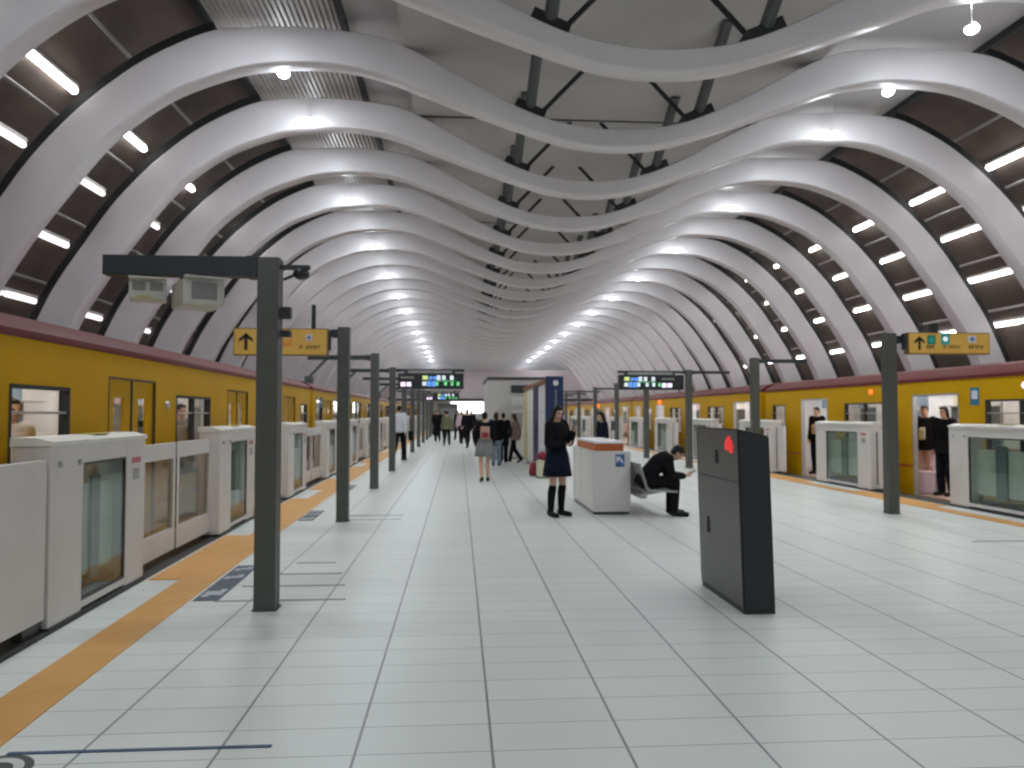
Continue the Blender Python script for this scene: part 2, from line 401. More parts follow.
for k, y in enumerate(RIBY):
    if k < 12: lab = '%s wavy white ceiling rib counted from the camera' % ORD[k]
    else: lab = 'distant wavy white ceiling rib beyond the twelfth one'
    r = tag(link('ceiling_rib', RIBM, None, (0, y, 0)), lab, 'ceiling rib', 'wavy white ceiling ribs')
    for a in ARCH: link('steel_arch', a, r)
    if k < 20:
        for sx, x in ((-1, 1.02), (1, 3.52)):
            h = link('hanger', HG[-sx][0], r, (x, RW * .6, 5.83))
            link('base_plate', HG[-sx][1], h); link('brace', HG[-sx][2], h)

# ------------------------------------------------------------------ lamps
def lamp_things():
    h = MB(); h.cyl((0, 0, 0.06), (0, 0, 0.70), 0.006, M['rib'], n=6); h.cyl((0, 0, 0.02), (0, 0, 0.07), 0.09, M['gate'], r1=0.05, n=16)
    hm = h.mesh('lamp_housing'); g = MB(); g.ball((0, 0, 0.0), (0.085, 0.085, 0.06), M['lamp']); gm = g.mesh('lamp_bulb')
    for p in gm.polygons: p.use_smooth = True
    ys = [11.42, 13.22, 18.2, 23.2, 28.2, 33.2, 38.2, 43.2, 48.2, 53.2, 58.2, 63.2, 68.2, 73.2]
    for side, x in (('left', -2.6), ('right', 6.67)):
        yy = ys if side == 'left' else [9.45] + ys
        for i, y in enumerate(yy):
            far = 'round white lamp on the %s crest of the ceiling, far down the platform' % side
            lab = 'round white lamp on the %s ceiling crest, %s from the camera' % (side, ORD[i]) if i < 8 else far
            t = thing('ceiling_lamp', lab, 'ceiling lamp', (x, y, 6.50), 0, 'round lamps on the ceiling crests')
            link('lamp_housing', hm, t); link('lamp_bulb', gm, t)
            point(x, y - 0.02, 6.33, 8, 0.09); down(x, y, 6.36, 28)
def point(x, y, z, e, r=0.1, col=(0.86, 0.93, 1.0)):
    L = bpy.data.lights.new('crest_light', 'POINT'); L.energy = e; L.shadow_soft_size = r; L.color = col
    o = bpy.data.objects.new('crest_light', L); COL.objects.link(o); o.location = (x, y, z); return o
def down(x, y, z, e, size=0.16):
    L = bpy.data.lights.new('crest_downlight', 'AREA'); L.shape = 'DISK'; L.size = size; L.energy = e; L.color = (0.88, 0.94, 1.0)
    o = bpy.data.objects.new('crest_downlight', L); COL.objects.link(o); o.location = (x, y, z)
lamp_things()
for y in [-4.0, -1.5, 1.0, 3.45, 5.95] + RIBY:          # unseen lights added behind every crest for glow, and those over the camera
    for x in (-2.75, 6.95): down(x, y + RW + 0.75, 6.95 if y > 7 else 6.6, 46, 0.2); point(x, y + RW + 0.7, 6.72 if y > 7 else 6.4, 10, 0.08)

# tube lamps in four rows along each side wall
def tubes():
    def mk(m, L, split):
        h = MB(); h.box2((-0.05, 0, 0.045), (0.05, L, 0.10), M['gate'], 0.01)
        t = MB()
        if split: t.cyl((0, 0.02, 0), (0, L * .46, 0), 0.048, m, n=10); t.cyl((0, L * .54, 0), (0, L - .02, 0), 0.048, m, n=10)
        else: t.cyl((0, 0.02, 0), (0, L - .02, 0), 0.055, m, n=10)
        return h.mesh('lamp_channel'), t.mesh('lamp_tube')
    rows = [(-5.62, 6.20, 'tubehot', 1.35, False), (-6.32, 5.38, 'tube', 1.9, True), (-6.92, 4.45, 'tube', 1.5, False), (-7.44, 3.45, 'tube', 1.9, True)]
    rname = ['top', 'second', 'third', 'lowest']
    for side in ('left', 'right'):
        for ri, (x, z, mk_, L, sp) in enumerate(rows):
            if side == 'left' and ri in (1,): mm = M['tubedim']
            elif side == 'left' and ri > 1: mm = M['tubedim']
            else: mm = M[mk_]
            hm, tm = mk(mm, L, sp)
            for k, y in enumerate(RIBY[:24]):
                lab = ('white tube lamp on the %s wall, %s row, just before the %s rib' % (side, rname[ri], ORD[k])) if k < 9 else \
                      ('small far tube lamp in the %s row of the %s wall, beyond the ninth rib' % (rname[ri], side))
                t = thing('wall_lamp', lab, 'wall lamp', (x if side == 'left' else CX - x - 0.03, y - L + 0.58, z), 0, 'tube lamps along the side walls')
                link('lamp_channel', hm, t); link('lamp_tube', tm, t)
tubes()

# ------------------------------------------------------------------ tactile paving and floor markings
PER = 4.08
LBOX = [5.46 - PER + PER * k for k in range(17)]
PER_R = 4.5; RBOX = [9.78 - 2 * PER_R + PER_R * k for k in range(17)]
BL = 1.72; BLR = 2.18
def strip(b, base, c, w0, w1, y0, y1, z, m):
    n = max(1, int((y1 - y0) / 1.5)); ys = [y0 + (y1 - y0) * i / n for i in range(n + 1)]
    for a, d in zip(ys, ys[1:]):
        p = [(base + c(a) + w0, a), (base + c(a) + w1, a), (base + c(d) + w1, d), (base + c(d) + w0, d)]
        b.prism([(q[0], q[1], 0.0005) for q in p], (0, 0, z), m)
def tactile(side):
    t = thing('tactile_paving', 'orange tactile paving along the %s platform edge, in front of the gates' % side, 'tactile paving', (0, 0, 0))
    b = MB()
    if side == 'left': strip(b, -1.85, cl, -0.32, 0, Y0, 70, 0.006, M['tactile'])
    else: strip(b, 7.62, cr, 0, 0.27, Y0, 70, 0.006, M['tactile'])
    b.build('guide_strip', t)
    for k in range(1, 16):
        b = MB()
        if side == 'left':
            a = LBOX[k] + BL - 0.05; strip(b, -1.85, cl, -0.60, -0.322, a, a + PER - BL + 0.15, 0.006, M['tactile'])
        else:
            a = RBOX[k] + BLR - 0.05; strip(b, 7.62, cr, 0.272, 0.52, a, a + PER_R - BLR + 0.1, 0.006, M['tactile'])
        b.build('door_pad', t)
tactile('left'); tactile('right')

def floor_rect(name, label, cat, x0, y0, x1, y1, m, z=0.004, group=None, rz=0, parent=None):
    b = MB(); b.box((0, 0, z / 2 + 0.0005), (abs(x1 - x0), abs(y1 - y0), z), m)
    o = b.build(name, parent, ((x0 + x1) / 2, (y0 + y1) / 2, 0), rz)
    return tag(o, label, cat, group) if label else o
# the stretched navy line with the dark disc at its end, at the bottom left
floor_rect('floor_line', 'dark blue line on the white floor tiles running from a dark disc', 'floor line', -1.96, 3.553, -0.83, 3.577, M['bluel'], group='queue lines on the floor')
t = thing('floor_disc', 'dark round floor marking with a white ring, touching the blue line', 'floor marking', (-1.93, 3.40, 0))
b = MB(); b.cyl((0, 0, 0.0005), (0, 0, 0.0035), 0.150, M['disc'], n=40); b.build('disc', t)
def ring(b, r0, r1, z0, z1, m, n=40):
    for k in range(n):
        a, c = 2 * PI * k / n, 2 * PI * (k + 1) / n
        b.prism([(r0 * math.cos(a), r0 * math.sin(a), z0), (r1 * math.cos(a), r1 * math.sin(a), z0), (r1 * math.cos(c), r1 * math.sin(c), z0), (r0 * math.cos(c), r0 * math.sin(c), z0)], (0, 0, z1 - z0), m)
b = MB(); ring(b, 0.075, 0.115, 0.0035, 0.005, M['discw']); b.build('white_ring', t)
# queue lines and navy strip near the first two left columns
n = 0
for y, xa, xb in ((6.30, -1.93, -0.90), (6.82, -1.85, -0.98), (7.31, -1.75, -1.08), (7.84, -1.6, -1.22)):
    floor_rect('floor_line', '%s grey blue queue line on the floor behind the nearest left column, counted from the camera' % ORD[n], 'floor line', xa, y - 0.014, xb, y + 0.014, M['greyl'], group='queue lines on the floor'); n += 1
def floor_strip(y0, y1, lab):
    yc = (y0 + y1) / 2
    t = thing('floor_label', lab, 'floor marking', (-1.85 + cl(yc) + 0.13, yc, 0), math.atan(-dcl(yc)))
    L = y1 - y0
    b = MB(); b.box((0, 0, 0.0025), (0.20, L, 0.004), M['label']); b.build('label_base', t)
    b = MB()
    for cy, hl in ((-L * .32, .20), (L * .12, .12), (L * .38, .10)):
        b = MB()
        for i in range(3):
            b.box(((i - 1) * 0.05, cy + (i - 1) * .03, 0.0052), (0.05, hl * (1, .7, 1.1)[i], 0.0012), M['labelw'])
        b.build('label_print', t)
floor_strip(6.32, 7.74, 'navy floor label with pale print beside the tactile strip, nearest the camera')
floor_strip(10.9, 12.0, 'small navy floor label beside the tactile strip behind the second left column')
floor_strip(15.1, 16.2, 'faint navy floor label beside the tactile strip near the third left column')
floor_rect('floor_line', 'short grey queue line on the floor at the right side of the platform', 'floor line', 5.95, 8.60, 7.1, 8.63, M['greyl'], group='queue lines on the floor')
for i, y in enumerate((10.95, 11.4)):
    floor_rect('floor_line', '%s thin grey queue line on the floor near the second left column' % ORD[i], 'floor line', -1.6, y - .014, -0.8, y + .014, M['greyl'], group='queue lines on the floor')

# ------------------------------------------------------------------ platform gates
# a gate: local y along the platform, local +x away from the track (faces the platform at x = 0)
GH = 1.26; GD = 0.25
def gate_parts(sA, g, sB, nearleaf, farleaf, farlen=None):
    """solid panel sA, glazed bay g, solid panel sB along +y; leaf lengths sticking out at either end"""
    P = []; L = sA + g + sB
    b = MB()
    b.box2((-GD, 0, 0.03), (0, sA, GH), M['gate'], 0.012)
    b.box2((-GD, sA + g, 0.03), (0, L, GH), M['gate'], 0.012)
    b.box2((-GD + .003, sA - .02, 1.12), (-0.003, sA + g + .02, GH - .002), M['gate'])
    b.box2((-GD + .003, sA - .02, 0.05), (-0.003, sA + g + .02, 0.10), M['gate'])
    P.append(('housing', b, None))
    b = MB()
    b.prism([(0.012, -0.01, GH), (0.012, -0.01, GH + 0.03), (-0.10, -0.01, GH + 0.06), (-GD - .012, -0.01, GH + 0.06), (-GD - .012, -0.01, GH)], (0, L + 0.02, 0), M['gatecap'])
    P.append(('top_cover', b, None))
    b = MB(); b.box((-GD / 2, L * .55, GH + 0.063), (0.13, 0.30, 0.008), M['ygreen'], 0.003); P.append(('status_lamp', b, None))
    b = MB(); b.box2((-0.022, sA, 0.10), (-0.012, sA + g, 1.12), M['glass']); b.box2((-GD + .012, sA, 0.10), (-GD + .022, sA + g, 1.12), M['glass']); P.append(('glass_panel', b, None))
    b = MB()
    for a in (0.0, 0.985):
        b.box2((-0.03, sA + g * a, 0.10), (-0.006, sA + g * a + .018, 1.12), M['gatedark'])
    b.box2((-0.03, sA, 1.10), (-0.006, sA + g, 1.125), M['gatedark']); b.box2((-0.03, sA, 0.095), (-0.006, sA + g, 0.12), M['gatedark'])
    b.box2((-.13, sA + .01, 0.24), (-.10, sA + g - .01, 0.93), M['inpanel'])
    b.box2((-.095, sA + g * .40, 0.20), (-.07, sA + g * .58, 1.0), M['inpost'])
    b.box2((-GD / 2 - .05, sA + .02, 0.10), (-GD / 2 + .05, sA + g - .02, 0.16), M['gatedark'])
    P.append(('glazing_frame', b, None))
    b = MB()
    for yy in (sA * .25, sA * .85): b.cyl((0.0, yy, 1.13), (0.012, yy, 1.13), 0.022, M['stick_g'], n=14)
    P.append(('sensor', b, None))
    b = MB(); b.box((0.001, L - sB * .5, 1.08), (0.003, 0.20, 0.05), M['stick_r']); b.box((0.001, L - sB * .5, 0.96), (0.003, 0.14, 0.10), M['stick_g']); P.append(('notice_sticker', b, None))
    b = MB(); b.box2((-GD + .01, 0, 0.0), (0.012, L, 0.03), M['sill']); P.append(('plinth', b, None))
    for s, ln in ((-1, nearleaf), (1, farleaf)):
        if ln <= 0: continue
        y0, y1 = (-ln, -0.004) if s < 0 else (L + 0.004, L + ln)
        x0, x1 = -0.17, -0.11
        if ln < 0.5:
            b = MB(); b.box2((x0, y0, 0.06), (x1, y1, 1.17), M['gate'], 0.006); b.box2((x1, min(y0, y1) + .03, .12), (x1 + .004, min(y0, y1) + .07, 1.12), M['gatedark']); P.append(('door_leaf', b, None)); continue
        b = MB()
        b.box2((x0, y0, 1.02), (x1, y1, 1.18), M['gate'], 0.006); b.box2((x0, y0, 0.07), (x1, y1, 0.30), M['gate'], 0.006)
        b.box2((x0, y0, 0.29), (x1, y0 + .06, 1.03), M['gate']); b.box2((x0, y1 - .06, 0.29), (x1, y1, 1.03), M['gate'])
        e0, e1 = (y0, y0 + .012) if s < 0 else (y1 - .012, y1)
        b.box2((x0 + .005, e0, 0.07), (x1 - .005, e1, 1.18), M['gatedark'])
        pane = MB(); pane.box2((-.145, y0 + .06, .30), (-.135, y1 - .06, 1.02), M['doorglass'])
        P.append(('door_leaf', b, ('door_pane', pane)))
    return [(n, b.mesh(n), (s[0], s[1].mesh(s[0])) if s else None) for n, b, s in P]
def place_gate(parts, label, x, y, rz, group):
    t = thing('platform_gate', label, 'platform gate', (x, y, 0), rz, group)
    for n, me, sub in parts:
        o = link(n, me, t)
        if sub: link(sub[0], sub[1], o)
    return t
LEAF = (PER - BL) / 2 - 0.012
GP_L = gate_parts(0.50, 0.80, 0.42, LEAF, LEAF)
GP_LNEAR = gate_parts(0.50, 0.80, 0.42, 0, LEAF)
GP_R = gate_parts(0.45, 1.26, 0.47, 0.0, 0.45)        # local y reversed on the right: turned by half a circle
for k, y in enumerate(LBOX):
    if k == 0: continue
    lab = 'pale grey left platform gate box, %s from the camera, beside the yellow train' % ORD[k - 1] if k < 8 else 'far pale grey platform gate on the left edge beyond the seventh'
    place_gate(GP_LNEAR if k == 1 else GP_L, lab, GL + cl(y + 1), y, math.atan(-dcl(y + 1)), 'gates along the left platform edge')
for k, y in enumerate(RBOX):
    if k < 1: continue
    lab = 'pale grey right platform gate box, %s from the camera, beside the yellow train' % ORD[k - 1] if k < 9 else 'far pale grey platform gate on the right edge beyond the eighth'
    place_gate(GP_R, lab, GR + cr(y + 1), y + BLR, PI + math.atan(-dcr(y + 1)), 'gates along the right platform edge')
# the solid infill between the nearest two left boxes, and the end of the box before it
t = thing('gate_infill', 'plain grey closed gate panel at the left photo edge, before the nearest gate box', 'gate panel', (GL + cl(5.0), 4.60, 0), math.atan(-dcl(5)))
b = MB(); b.box2((-0.09, 0.03, 0.10), (-0.03, 0.84, 1.17), M['gate'], 0.008); b.build('panel', t)
b = MB(); b.box2((-0.30, 0.0, 0.0), (0.0, 0.84, 0.02), M['sill']); b.box2((-0.12, 0.60, 0.02), (-0.05, 0.84, 0.10), M['gatedark']); b.build('plinth', t)
place_gate([p for p in GP_LNEAR if p[0] != 'door_leaf'], 'pale grey gate box cut off by the left edge of the photo', GL + cl(3.6), 4.60 - BL, math.atan(-dcl(3.6)), 'gates along the left platform edge')
# dark sill plates along both edges
b = MB(); strip(b, GL, cl, -0.42, -0.005, Y0, 80, 0.004, M['sill']); struct(b.build('floor_edge_left'))
b = MB(); strip(b, GR, cr, 0.005, 0.42, Y0, 80, 0.004, M['sill']); struct(b.build('floor_edge_right'))

# ------------------------------------------------------------------ trains
def train_car(label, side, y0, L, doors, windows, is_open=(), lamps=(), win_top=1.70, bright=1.0):
    """local y along the car, local x = depth into the car (0 at the platform side); side -1 left, 1 right"""
    c = cl if side < 0 else cr
    face = (GL - 0.60) if side < 0 else (GR + 0.54)
    xa, xb = face + c(y0), face + c(y0 + L)
    ang = math.atan2(xb - xa, L)
    t = thing('train_car', label, 'train car', (xa, y0, 0), -ang, 'yellow train cars with red roofs')
    X = lambda d: d * side
    D = 2.55; TOPZ = 2.07
    def bx(b, d0, d1, s0, s1, z0, z1, m): b.box2((X(d0), s0, z0), (X(d1), s1, z1), m)
    holes = [(a - w / 2, a + w / 2, -0.04, 1.83) for a, w in doors] + [(a - w / 2, a + w / 2, 0.75, win_top) for a, w in windows]
    brk = sorted({0.0, L} | {v for h in holes for v in h[:2]})
    b = MB()
    for s0, s1 in zip(brk, brk[1:]):
        if s1 - s0 < 1e-4: continue
        zs = [(-0.85, TOPZ)]
        for h in holes:
            if h[0] <= s0 + 1e-5 and h[1] >= s1 - 1e-5: zs = [(-0.85, h[2]), (h[3], TOPZ)]
        for z0, z1 in zs: bx(b, 0, 0.07, s0, s1, z0, z1, M['yellow'])
    b.build('car_side', t)
    b = MB(); bx(b, D - .07, D, 0, L, -.85, TOPZ, M['yellow'])
    b.build('car_far_side', t)
    b = MB(); prof = [(-0.01, TOPZ), (0.0, TOPZ + .05), (.07, 2.17), (.25, 2.27), (.65, 2.34), (D / 2, 2.36)]
    prof = prof + [(D - p, z) for p, z in prof[::-1][1:]]
    b.prism([(X(p), 0, z) for p, z in prof], (0, L, 0), M['red']); r = b.build('roof', t)
    b = MB(); bx(b, -.012, .0, 0, L, TOPZ - .012, TOPZ + .012, M['red']); b.build('rain_gutter', t)
    b = MB(); 
    prev = 0.0
    for h in sorted([h for h in holes if h[2] < 0]) + [(L, L, 0, 0)]:
        bx(b, -.004, 0.0, prev, h[0], 0.49, 0.53, M['stripe']); prev = h[1]
    b.build('side_stripe', t)
    b = MB(); 
    for s in (0.0, L - .06):
        b = MB(); bx(b, .07, D - .07, s, s + .06, -.85, TOPZ, M['yellow']); bx(b, .07, D - .07, s + (.06 if s < 1 else -.01), s + (.07 if s < 1 else 0), -.01, 1.98, M['inwall']); b.build('end_wall', t)
    b = MB(); bx(b, .07, D - .07, .06, L - .06, -.06, -.01, M['infloor']); b.build('interior_floor', t)
    b = MB(); bx(b, .07, D - .07, .06, L - .06, 1.98, 2.03, M['inwall']); bx(b, D - .12, D - .07, .06, L - .06, -.01, 1.98, M['inwall'])
    b.build('interior_lining', t)
    ri = random.Random(int(y0 * 10))
    for a, w in windows:
        b = MB(); bx(b, D - .135, D - .12, a - w * .48, a - .03, .82, 1.62, M['farpane']); bx(b, D - .135, D - .12, a + .03, a + w * .48, .82, 1.62, M['farpane']); bx(b, D - .13, D - .12, a - .035, a + .035, .82, 1.62, M['silver']); b.build('far_window', t)
        for q in (-.28, .28):
            b = MB(); bx(b, D - .14, D - .12, a + w * q - .22, a + w * q + .22, 1.66, 1.92, M[ri.choice(['ad_a', 'ad_b', 'ad_c', 'whitepan'])]); b.build('advert_panel', t)
        b = MB(); bx(b, D - .42, D - .13, a - w * .5, a + w * .5, 1.63, 1.65, M['silver']); b.build('luggage_rack', t)
        b = MB(); bx(b, 1.26, 1.28, a - .20, a + .20, 1.62, 1.95, M[ri.choice(['ad_a', 'ad_b', 'ad_c'])]); b.build('hanging_advert', t)
    for a, w in doors:
        b = MB()
        bx(b, D - .135, D - .12, a - w * .42, a + w * .42, 0.0, 1.78, M['silver']); bx(b, D - .138, D - .134, a - w * .32, a - w * .10, .7, 1.55, M['farpane']); bx(b, D - .138, D - .134, a + w * .10, a + w * .32, .7, 1.55, M['farpane']); b.build('far_door', t)
    for d in (.65, D - .65):
        b = MB(); bx(b, d - .07, d + .07, .4, L - .4, 1.94, 1.98, M['inlight']); b.build('interior_lamp', t)
    b = MB(); bx(b, D - .55, D - .13, 1.0, L - 1.0, .28, .43, M['seat']); bx(b, D - .20, D - .13, 1.0, L - 1.0, .43, .80, M['seat']); b.build('seat_bench', t)
    for a, w in doors:
        for sg in (-1, 1):
            if is_open and a in is_open: continue
            s0, s1 = (a - w / 2, a - .006) if sg < 0 else (a + .006, a + w / 2)
            b = MB(); e = .17
            bx(b, .025, .06, s0, s1, -.03, .62, M['yellow']); bx(b, .025, .06, s0, s1, 1.64, 1.82, M['yellow'])
            bx(b, .025, .06, s0, s0 + e, .62, 1.64, M['yellow']); bx(b, .025, .06, s1 - e, s1, .62, 1.64, M['yellow'])
            o = b.build('door_leaf', t); b = MB(); bx(b, .038, .046, s0 + e, s1 - e, .62, 1.64, M['doorglass']); b.build('door_pane', o)
            b = MB(); bx(b, .020, .026, s0, s0 + .02, -.03, 1.82, M['rubber']) if sg > 0 else bx(b, .020, .026, s1 - .02, s1, -.03, 1.82, M['rubber']); b.build('door_seal', o)
        if is_open and a in is_open:
            b = MB(); 
            for s in (a - w / 2, a + w / 2 - .03): bx(b, -.003, .075, s, s + .03, -.03, 1.83, M['silver'])
            bx(b, -.003, .075, a - w / 2, a + w / 2, 1.80, 1.83, M['silver']); b.build('door_frame', t)
        else:
            b = MB()
            for s in (a - w / 2 - .012, a + w / 2 - .010): bx(b, -.004, .03, s, s + .022, -.03, 1.84, M['doorgap'])
            bx(b, -.004, .03, a - w / 2, a + w / 2, 1.822, 1.84, M['doorgap']); b.build('door_frame', t)
    for a, w in windows:
        b = MB(); q = .03
        for s in (a - w / 2 - .005, a + w / 2 - q + .005): bx(b, -.006, .075, s, s + q, .74, win_top + .005, M['rubber'])
        bx(b, -.006, .075, a - w / 2, a + w / 2, win_top - q + .005, win_top + .005, M['rubber']); bx(b, -.006, .075, a - w / 2, a + w / 2, .74, .775, M['rubber'])
        if w > 1.0: bx(b, .0, .07, a - .02, a + .02, .75, win_top, M['rubber'])
        bx(b, .01, .06, a - w / 2, a + w / 2, win_top - .22, win_top - .20, M['silver'])
        o = b.build('window_frame', t); b = MB(); bx(b, .034, .042, a - w / 2, a + w / 2, .75, win_top, M['doorglass']); b.build('window_pane', o)
    for s, z, m, rad in lamps:
        b = MB(); b.ball((X(-.01), s, z), (.03 if rad < .1 else rad, rad, rad), M[m], u=14, v=8); b.build('side_lamp', t)
    for a, w in doors[:1]:
        b = MB(); bx(b, -.003, .0, a - 1.16, a - .94, 1.62, 1.91, M['stick_b']); bx(b, -.005, -.003, a - 1.12, a - .98, 1.72, 1.86, M['signw']); b.build('notice_sticker', t)
    b = MB(); bx(b, .15, D - .15, .3, L - .3, -.98, -.83, M['steel']); b.build('underframe', t)
    b = MB()
    for s in (2.0, 3.9, L - 3.9, L - 2.0):
        for d in (.55, D - .55):
            b = MB(); b.cyl((X(d - .06), s, -.62), (X(d + .06), s, -.62), .37, M['steel'], n=20); b.build('wheel', t)
    for a, w in doors:
        b = MB()
        for d in (1.27, ):
            for s in (a, ): b.cyl((X(d), s, -.01), (X(d), s, 1.98), .017, M['silver'], n=8)
        b.build('grab_pole', t)
    return t
# left train
y0 = 2.6
train_car('nearest yellow train car at the left platform, with its doors closed', -1, y0, 16.3,
          [(4.1 - y0, 1.2), (8.2 - y0, 1.2), (12.3 - y0, 1.2), (16.4 - y0, 1.2)], [(6.36 - y0, .92), (10.16 - y0, 1.36), (14.3 - y0, 1.36), (18.1 - y0, .8)],
          lamps=[(9.15 - y0, 1.58, 'silver', .05)])
y0 = 19.3
for i in range(3):
    a = y0 + 16.6 * i
    train_car('%s yellow train car on the left, with bright lit windows' % ['second', 'third', 'fourth'][i], -1, a, 16.3,
              [(2.2, 1.25), (6.4, 1.25), (10.6, 1.25), (14.6, 1.25)], [(.9, .9), (4.3, 2.3), (8.5, 2.3), (12.6, 2.2)], win_top=1.90)
# right train, doors open
y0 = 5.2
train_car('nearest yellow train car at the right platform, with open doors', 1, y0, 15.2,
          [(13.15 - y0, 1.3), (8.65 - y0, 1.3), (17.65 - y0, 1.3)], [(11.1 - y0, 1.5), (15.46 - y0, 1.56), (6.5 - y0, 1.5), (19.55 - y0, .75)],
          is_open=(13.15 - y0, 8.65 - y0, 17.65 - y0), lamps=[(15.18 - y0, 1.92, 'led_o', .055), (10.99 - y0, 1.91, 'led_bw', .05)])
y0 = 20.75
for i in range(3):
    a = y0 + 15.6 * i
    train_car('%s yellow train car on the right, beyond the open doors' % ['second', 'third', 'fourth'][i], 1, a, 15.3,
              [(1.4, 1.3), (5.9, 1.3), (10.4, 1.3), (14.2, 1.0)], [(3.65, 1.5), (8.15, 1.5), (12.5, 1.5)], is_open=(1.4, 5.9, 10.4, 14.2), lamps=[(10.3 if i == 0 else 8.4, 1.93, 'led_o', .10)])

# ------------------------------------------------------------------ columns, signs, boards
def column(label, x, y, rz, arms, extras=()):
    """arms: (reach in x, thickness, top z, material)"""
    t = thing('steel_column', label, 'column', (x, y, 0), rz, 'slim grey columns along the platform')
    b = MB(); b.box2((-.08, -.08, 0.008), (.08, .08, 2.68), M['column'], 0.006); b.build('shaft', t)
    b = MB(); b.box2((-.09, -.09, 0.0), (.09, .09, 0.015), M['column'], 0.004); b.build('foot_collar', t)
    for rch, th, zt, m in arms:
        s = 1 if rch > 0 else -1
        b = MB(); b.box2((.085 * s, -th * .45, zt - th), (rch, th * .45, zt), M[m], 0.006); b.box2((.085 * s, -.075, zt - th - .01), (.17 * s, .075, zt + .005), M[m], 0.004); b.build('arm', t)
    for e in extras: e(t)
    return t
def cctv(t):
    b = MB(); b.box2((.08, -.03, 2.60), (.30, .03, 2.63), M['arm']); b.cyl((.23, 0, 2.60), (.23, 0, 2.585), .03, M['arm']); b.build('camera_bracket', t)
    b = MB(); b.ball((.235, 0, 2.565), (.065, .065, .045), M['board']); b.cyl((.10, 0, 2.52), (.19, 0, 2.56), .012, M['arm']); b.build('dome_camera', t)
def junction(t):
    for z in (2.26, 2.10):
        b = MB(); b.box((.125, 0, z), (.07, .08, .09 if z > 2.2 else .05), M['steel'], .008); b.build('junction_box', t)
def brace(t):
    b = MB(); b.cyl((-.95, 0, 2.57), (-1.30, 0, 2.20), .03, M['strut'], n=8); b.box2((-1.36, -.12, 2.08), (-1.22, .12, 2.22), M['strut'], .01); b.build('speaker_bracket', t)
LY = [6.04, 10.83, 15.5, 20.15, 24.9, 29.7, 34.4, 39.1, 43.8, 48.5, 53.2]
RY = [11.1, 16.15, 20.75, 25.4, 30.1, 34.8, 39.5, 44.2, 48.9, 53.6]
LX = lambda y: -1.20 + cl(y); RX = lambda y: 6.73 + cr(y)
for k, y in enumerate(LY):
    arms = [(-1.23, .15, 2.685, 'arm')] if k == 0 else ([(-1.32, .09, 2.64, 'arm')] if k != 3 else [(-1.2, .09, 2.64, 'arm'), (1.86, .07, 2.64, 'arm')])
    if k in (7,): arms.append((1.86, .07, 2.64, 'arm'))
    ex = [cctv, junction] if k == 0 else ([brace] if k in (2, 3, 5, 6) else [])
    lab = ('nearest grey steel column on the left, carrying two pale monitors' if k == 0 else 'second grey steel column on the left, carrying the yellow sign' if k == 1 else
           'fourth grey left column, carrying the departure board' if k == 3 else '%s grey steel column of the left row' % ORD[k] if k < 8 else 'far grey steel column at the end of the left row')
    column(lab, LX(y) + (.015 if k == 0 else 0), y, 0, arms, ex)
for k, y in enumerate(RY):
    arms = [(.30, .10, 2.64, 'arm')] if k == 0 else [(1.15, .08, 2.65, 'arm')]
    if k in (2, 6): arms.append((-1.98, .07, 2.65, 'arm'))
    lab = ('nearest grey column on the right, carrying the yellow sign' if k == 0 else 'third grey column of the right row, carrying the departure board' if k == 2 else
           '%s grey steel column of the right row' % ORD[k] if k < 8 else 'far grey steel column at the end of the right row')
    column(lab, RX(y), y, 0, arms)

# monitors under the nearest arm: a hooded case with a screen
def monitor(label, x, y, w, d, h, rz, twin):
    t = thing('monitor', label, 'monitor', (x, y, 2.515), rz, 'pale monitors under the nearest column arm')
    b = MB(); b.box2((-w / 2, -d / 2, -h), (w / 2, d / 2, -.03), M['cream'], .02)
    b.prism([(-w / 2, -d / 2 + .0, -.03), (w / 2, -d / 2 + .0, -.03), (w / 2, -d / 2 - .05, -.02), (-w / 2, -d / 2 - .05, -.02)], (0, 0, .012), M['cream']); b.build('case', t)
    b = MB()
    if twin: b.box2((-w * .40, -d / 2 - .006, -h * .62), (-w * .05, -d / 2, -h * .25), M['screen']); b.box2((w * .05, -d / 2 - .006, -h * .62), (w * .40, -d / 2, -h * .25), M['screen'])
    else: b.box2((-w * .30, -d / 2 - .006, -h * .80), (w * .30, -d / 2, -h * .22), M['screen'], .002)
    b.build('screen', t)
    b = MB(); b.box2((-w * .3, -d / 2 - .004, -h * .93), (w * .1, -d / 2, -h * .86), M['ygreen']) if twin else b.box2((-w * .3, -d / 2 - .003, -h * .15), (w * .25, -d / 2, -h * .10), M['screen']); b.build('label_plate', t)
    b = MB(); b.cyl((0, 0, -.03), (0, 0, 0.0), .03, M['arm'], n=10); b.box((0, 0, .0), (.12, .12, .01), M['arm']); b.build('mount', t)
y = LY[0]
monitor('small pale twin screen monitor at the far end of the nearest arm', -2.38, y + .02, .26, .26, .17, .35, True)
monitor('larger pale monitor with one grey screen, nearer the column', -2.01, y + .02, .30, .40, .22, .55, False)

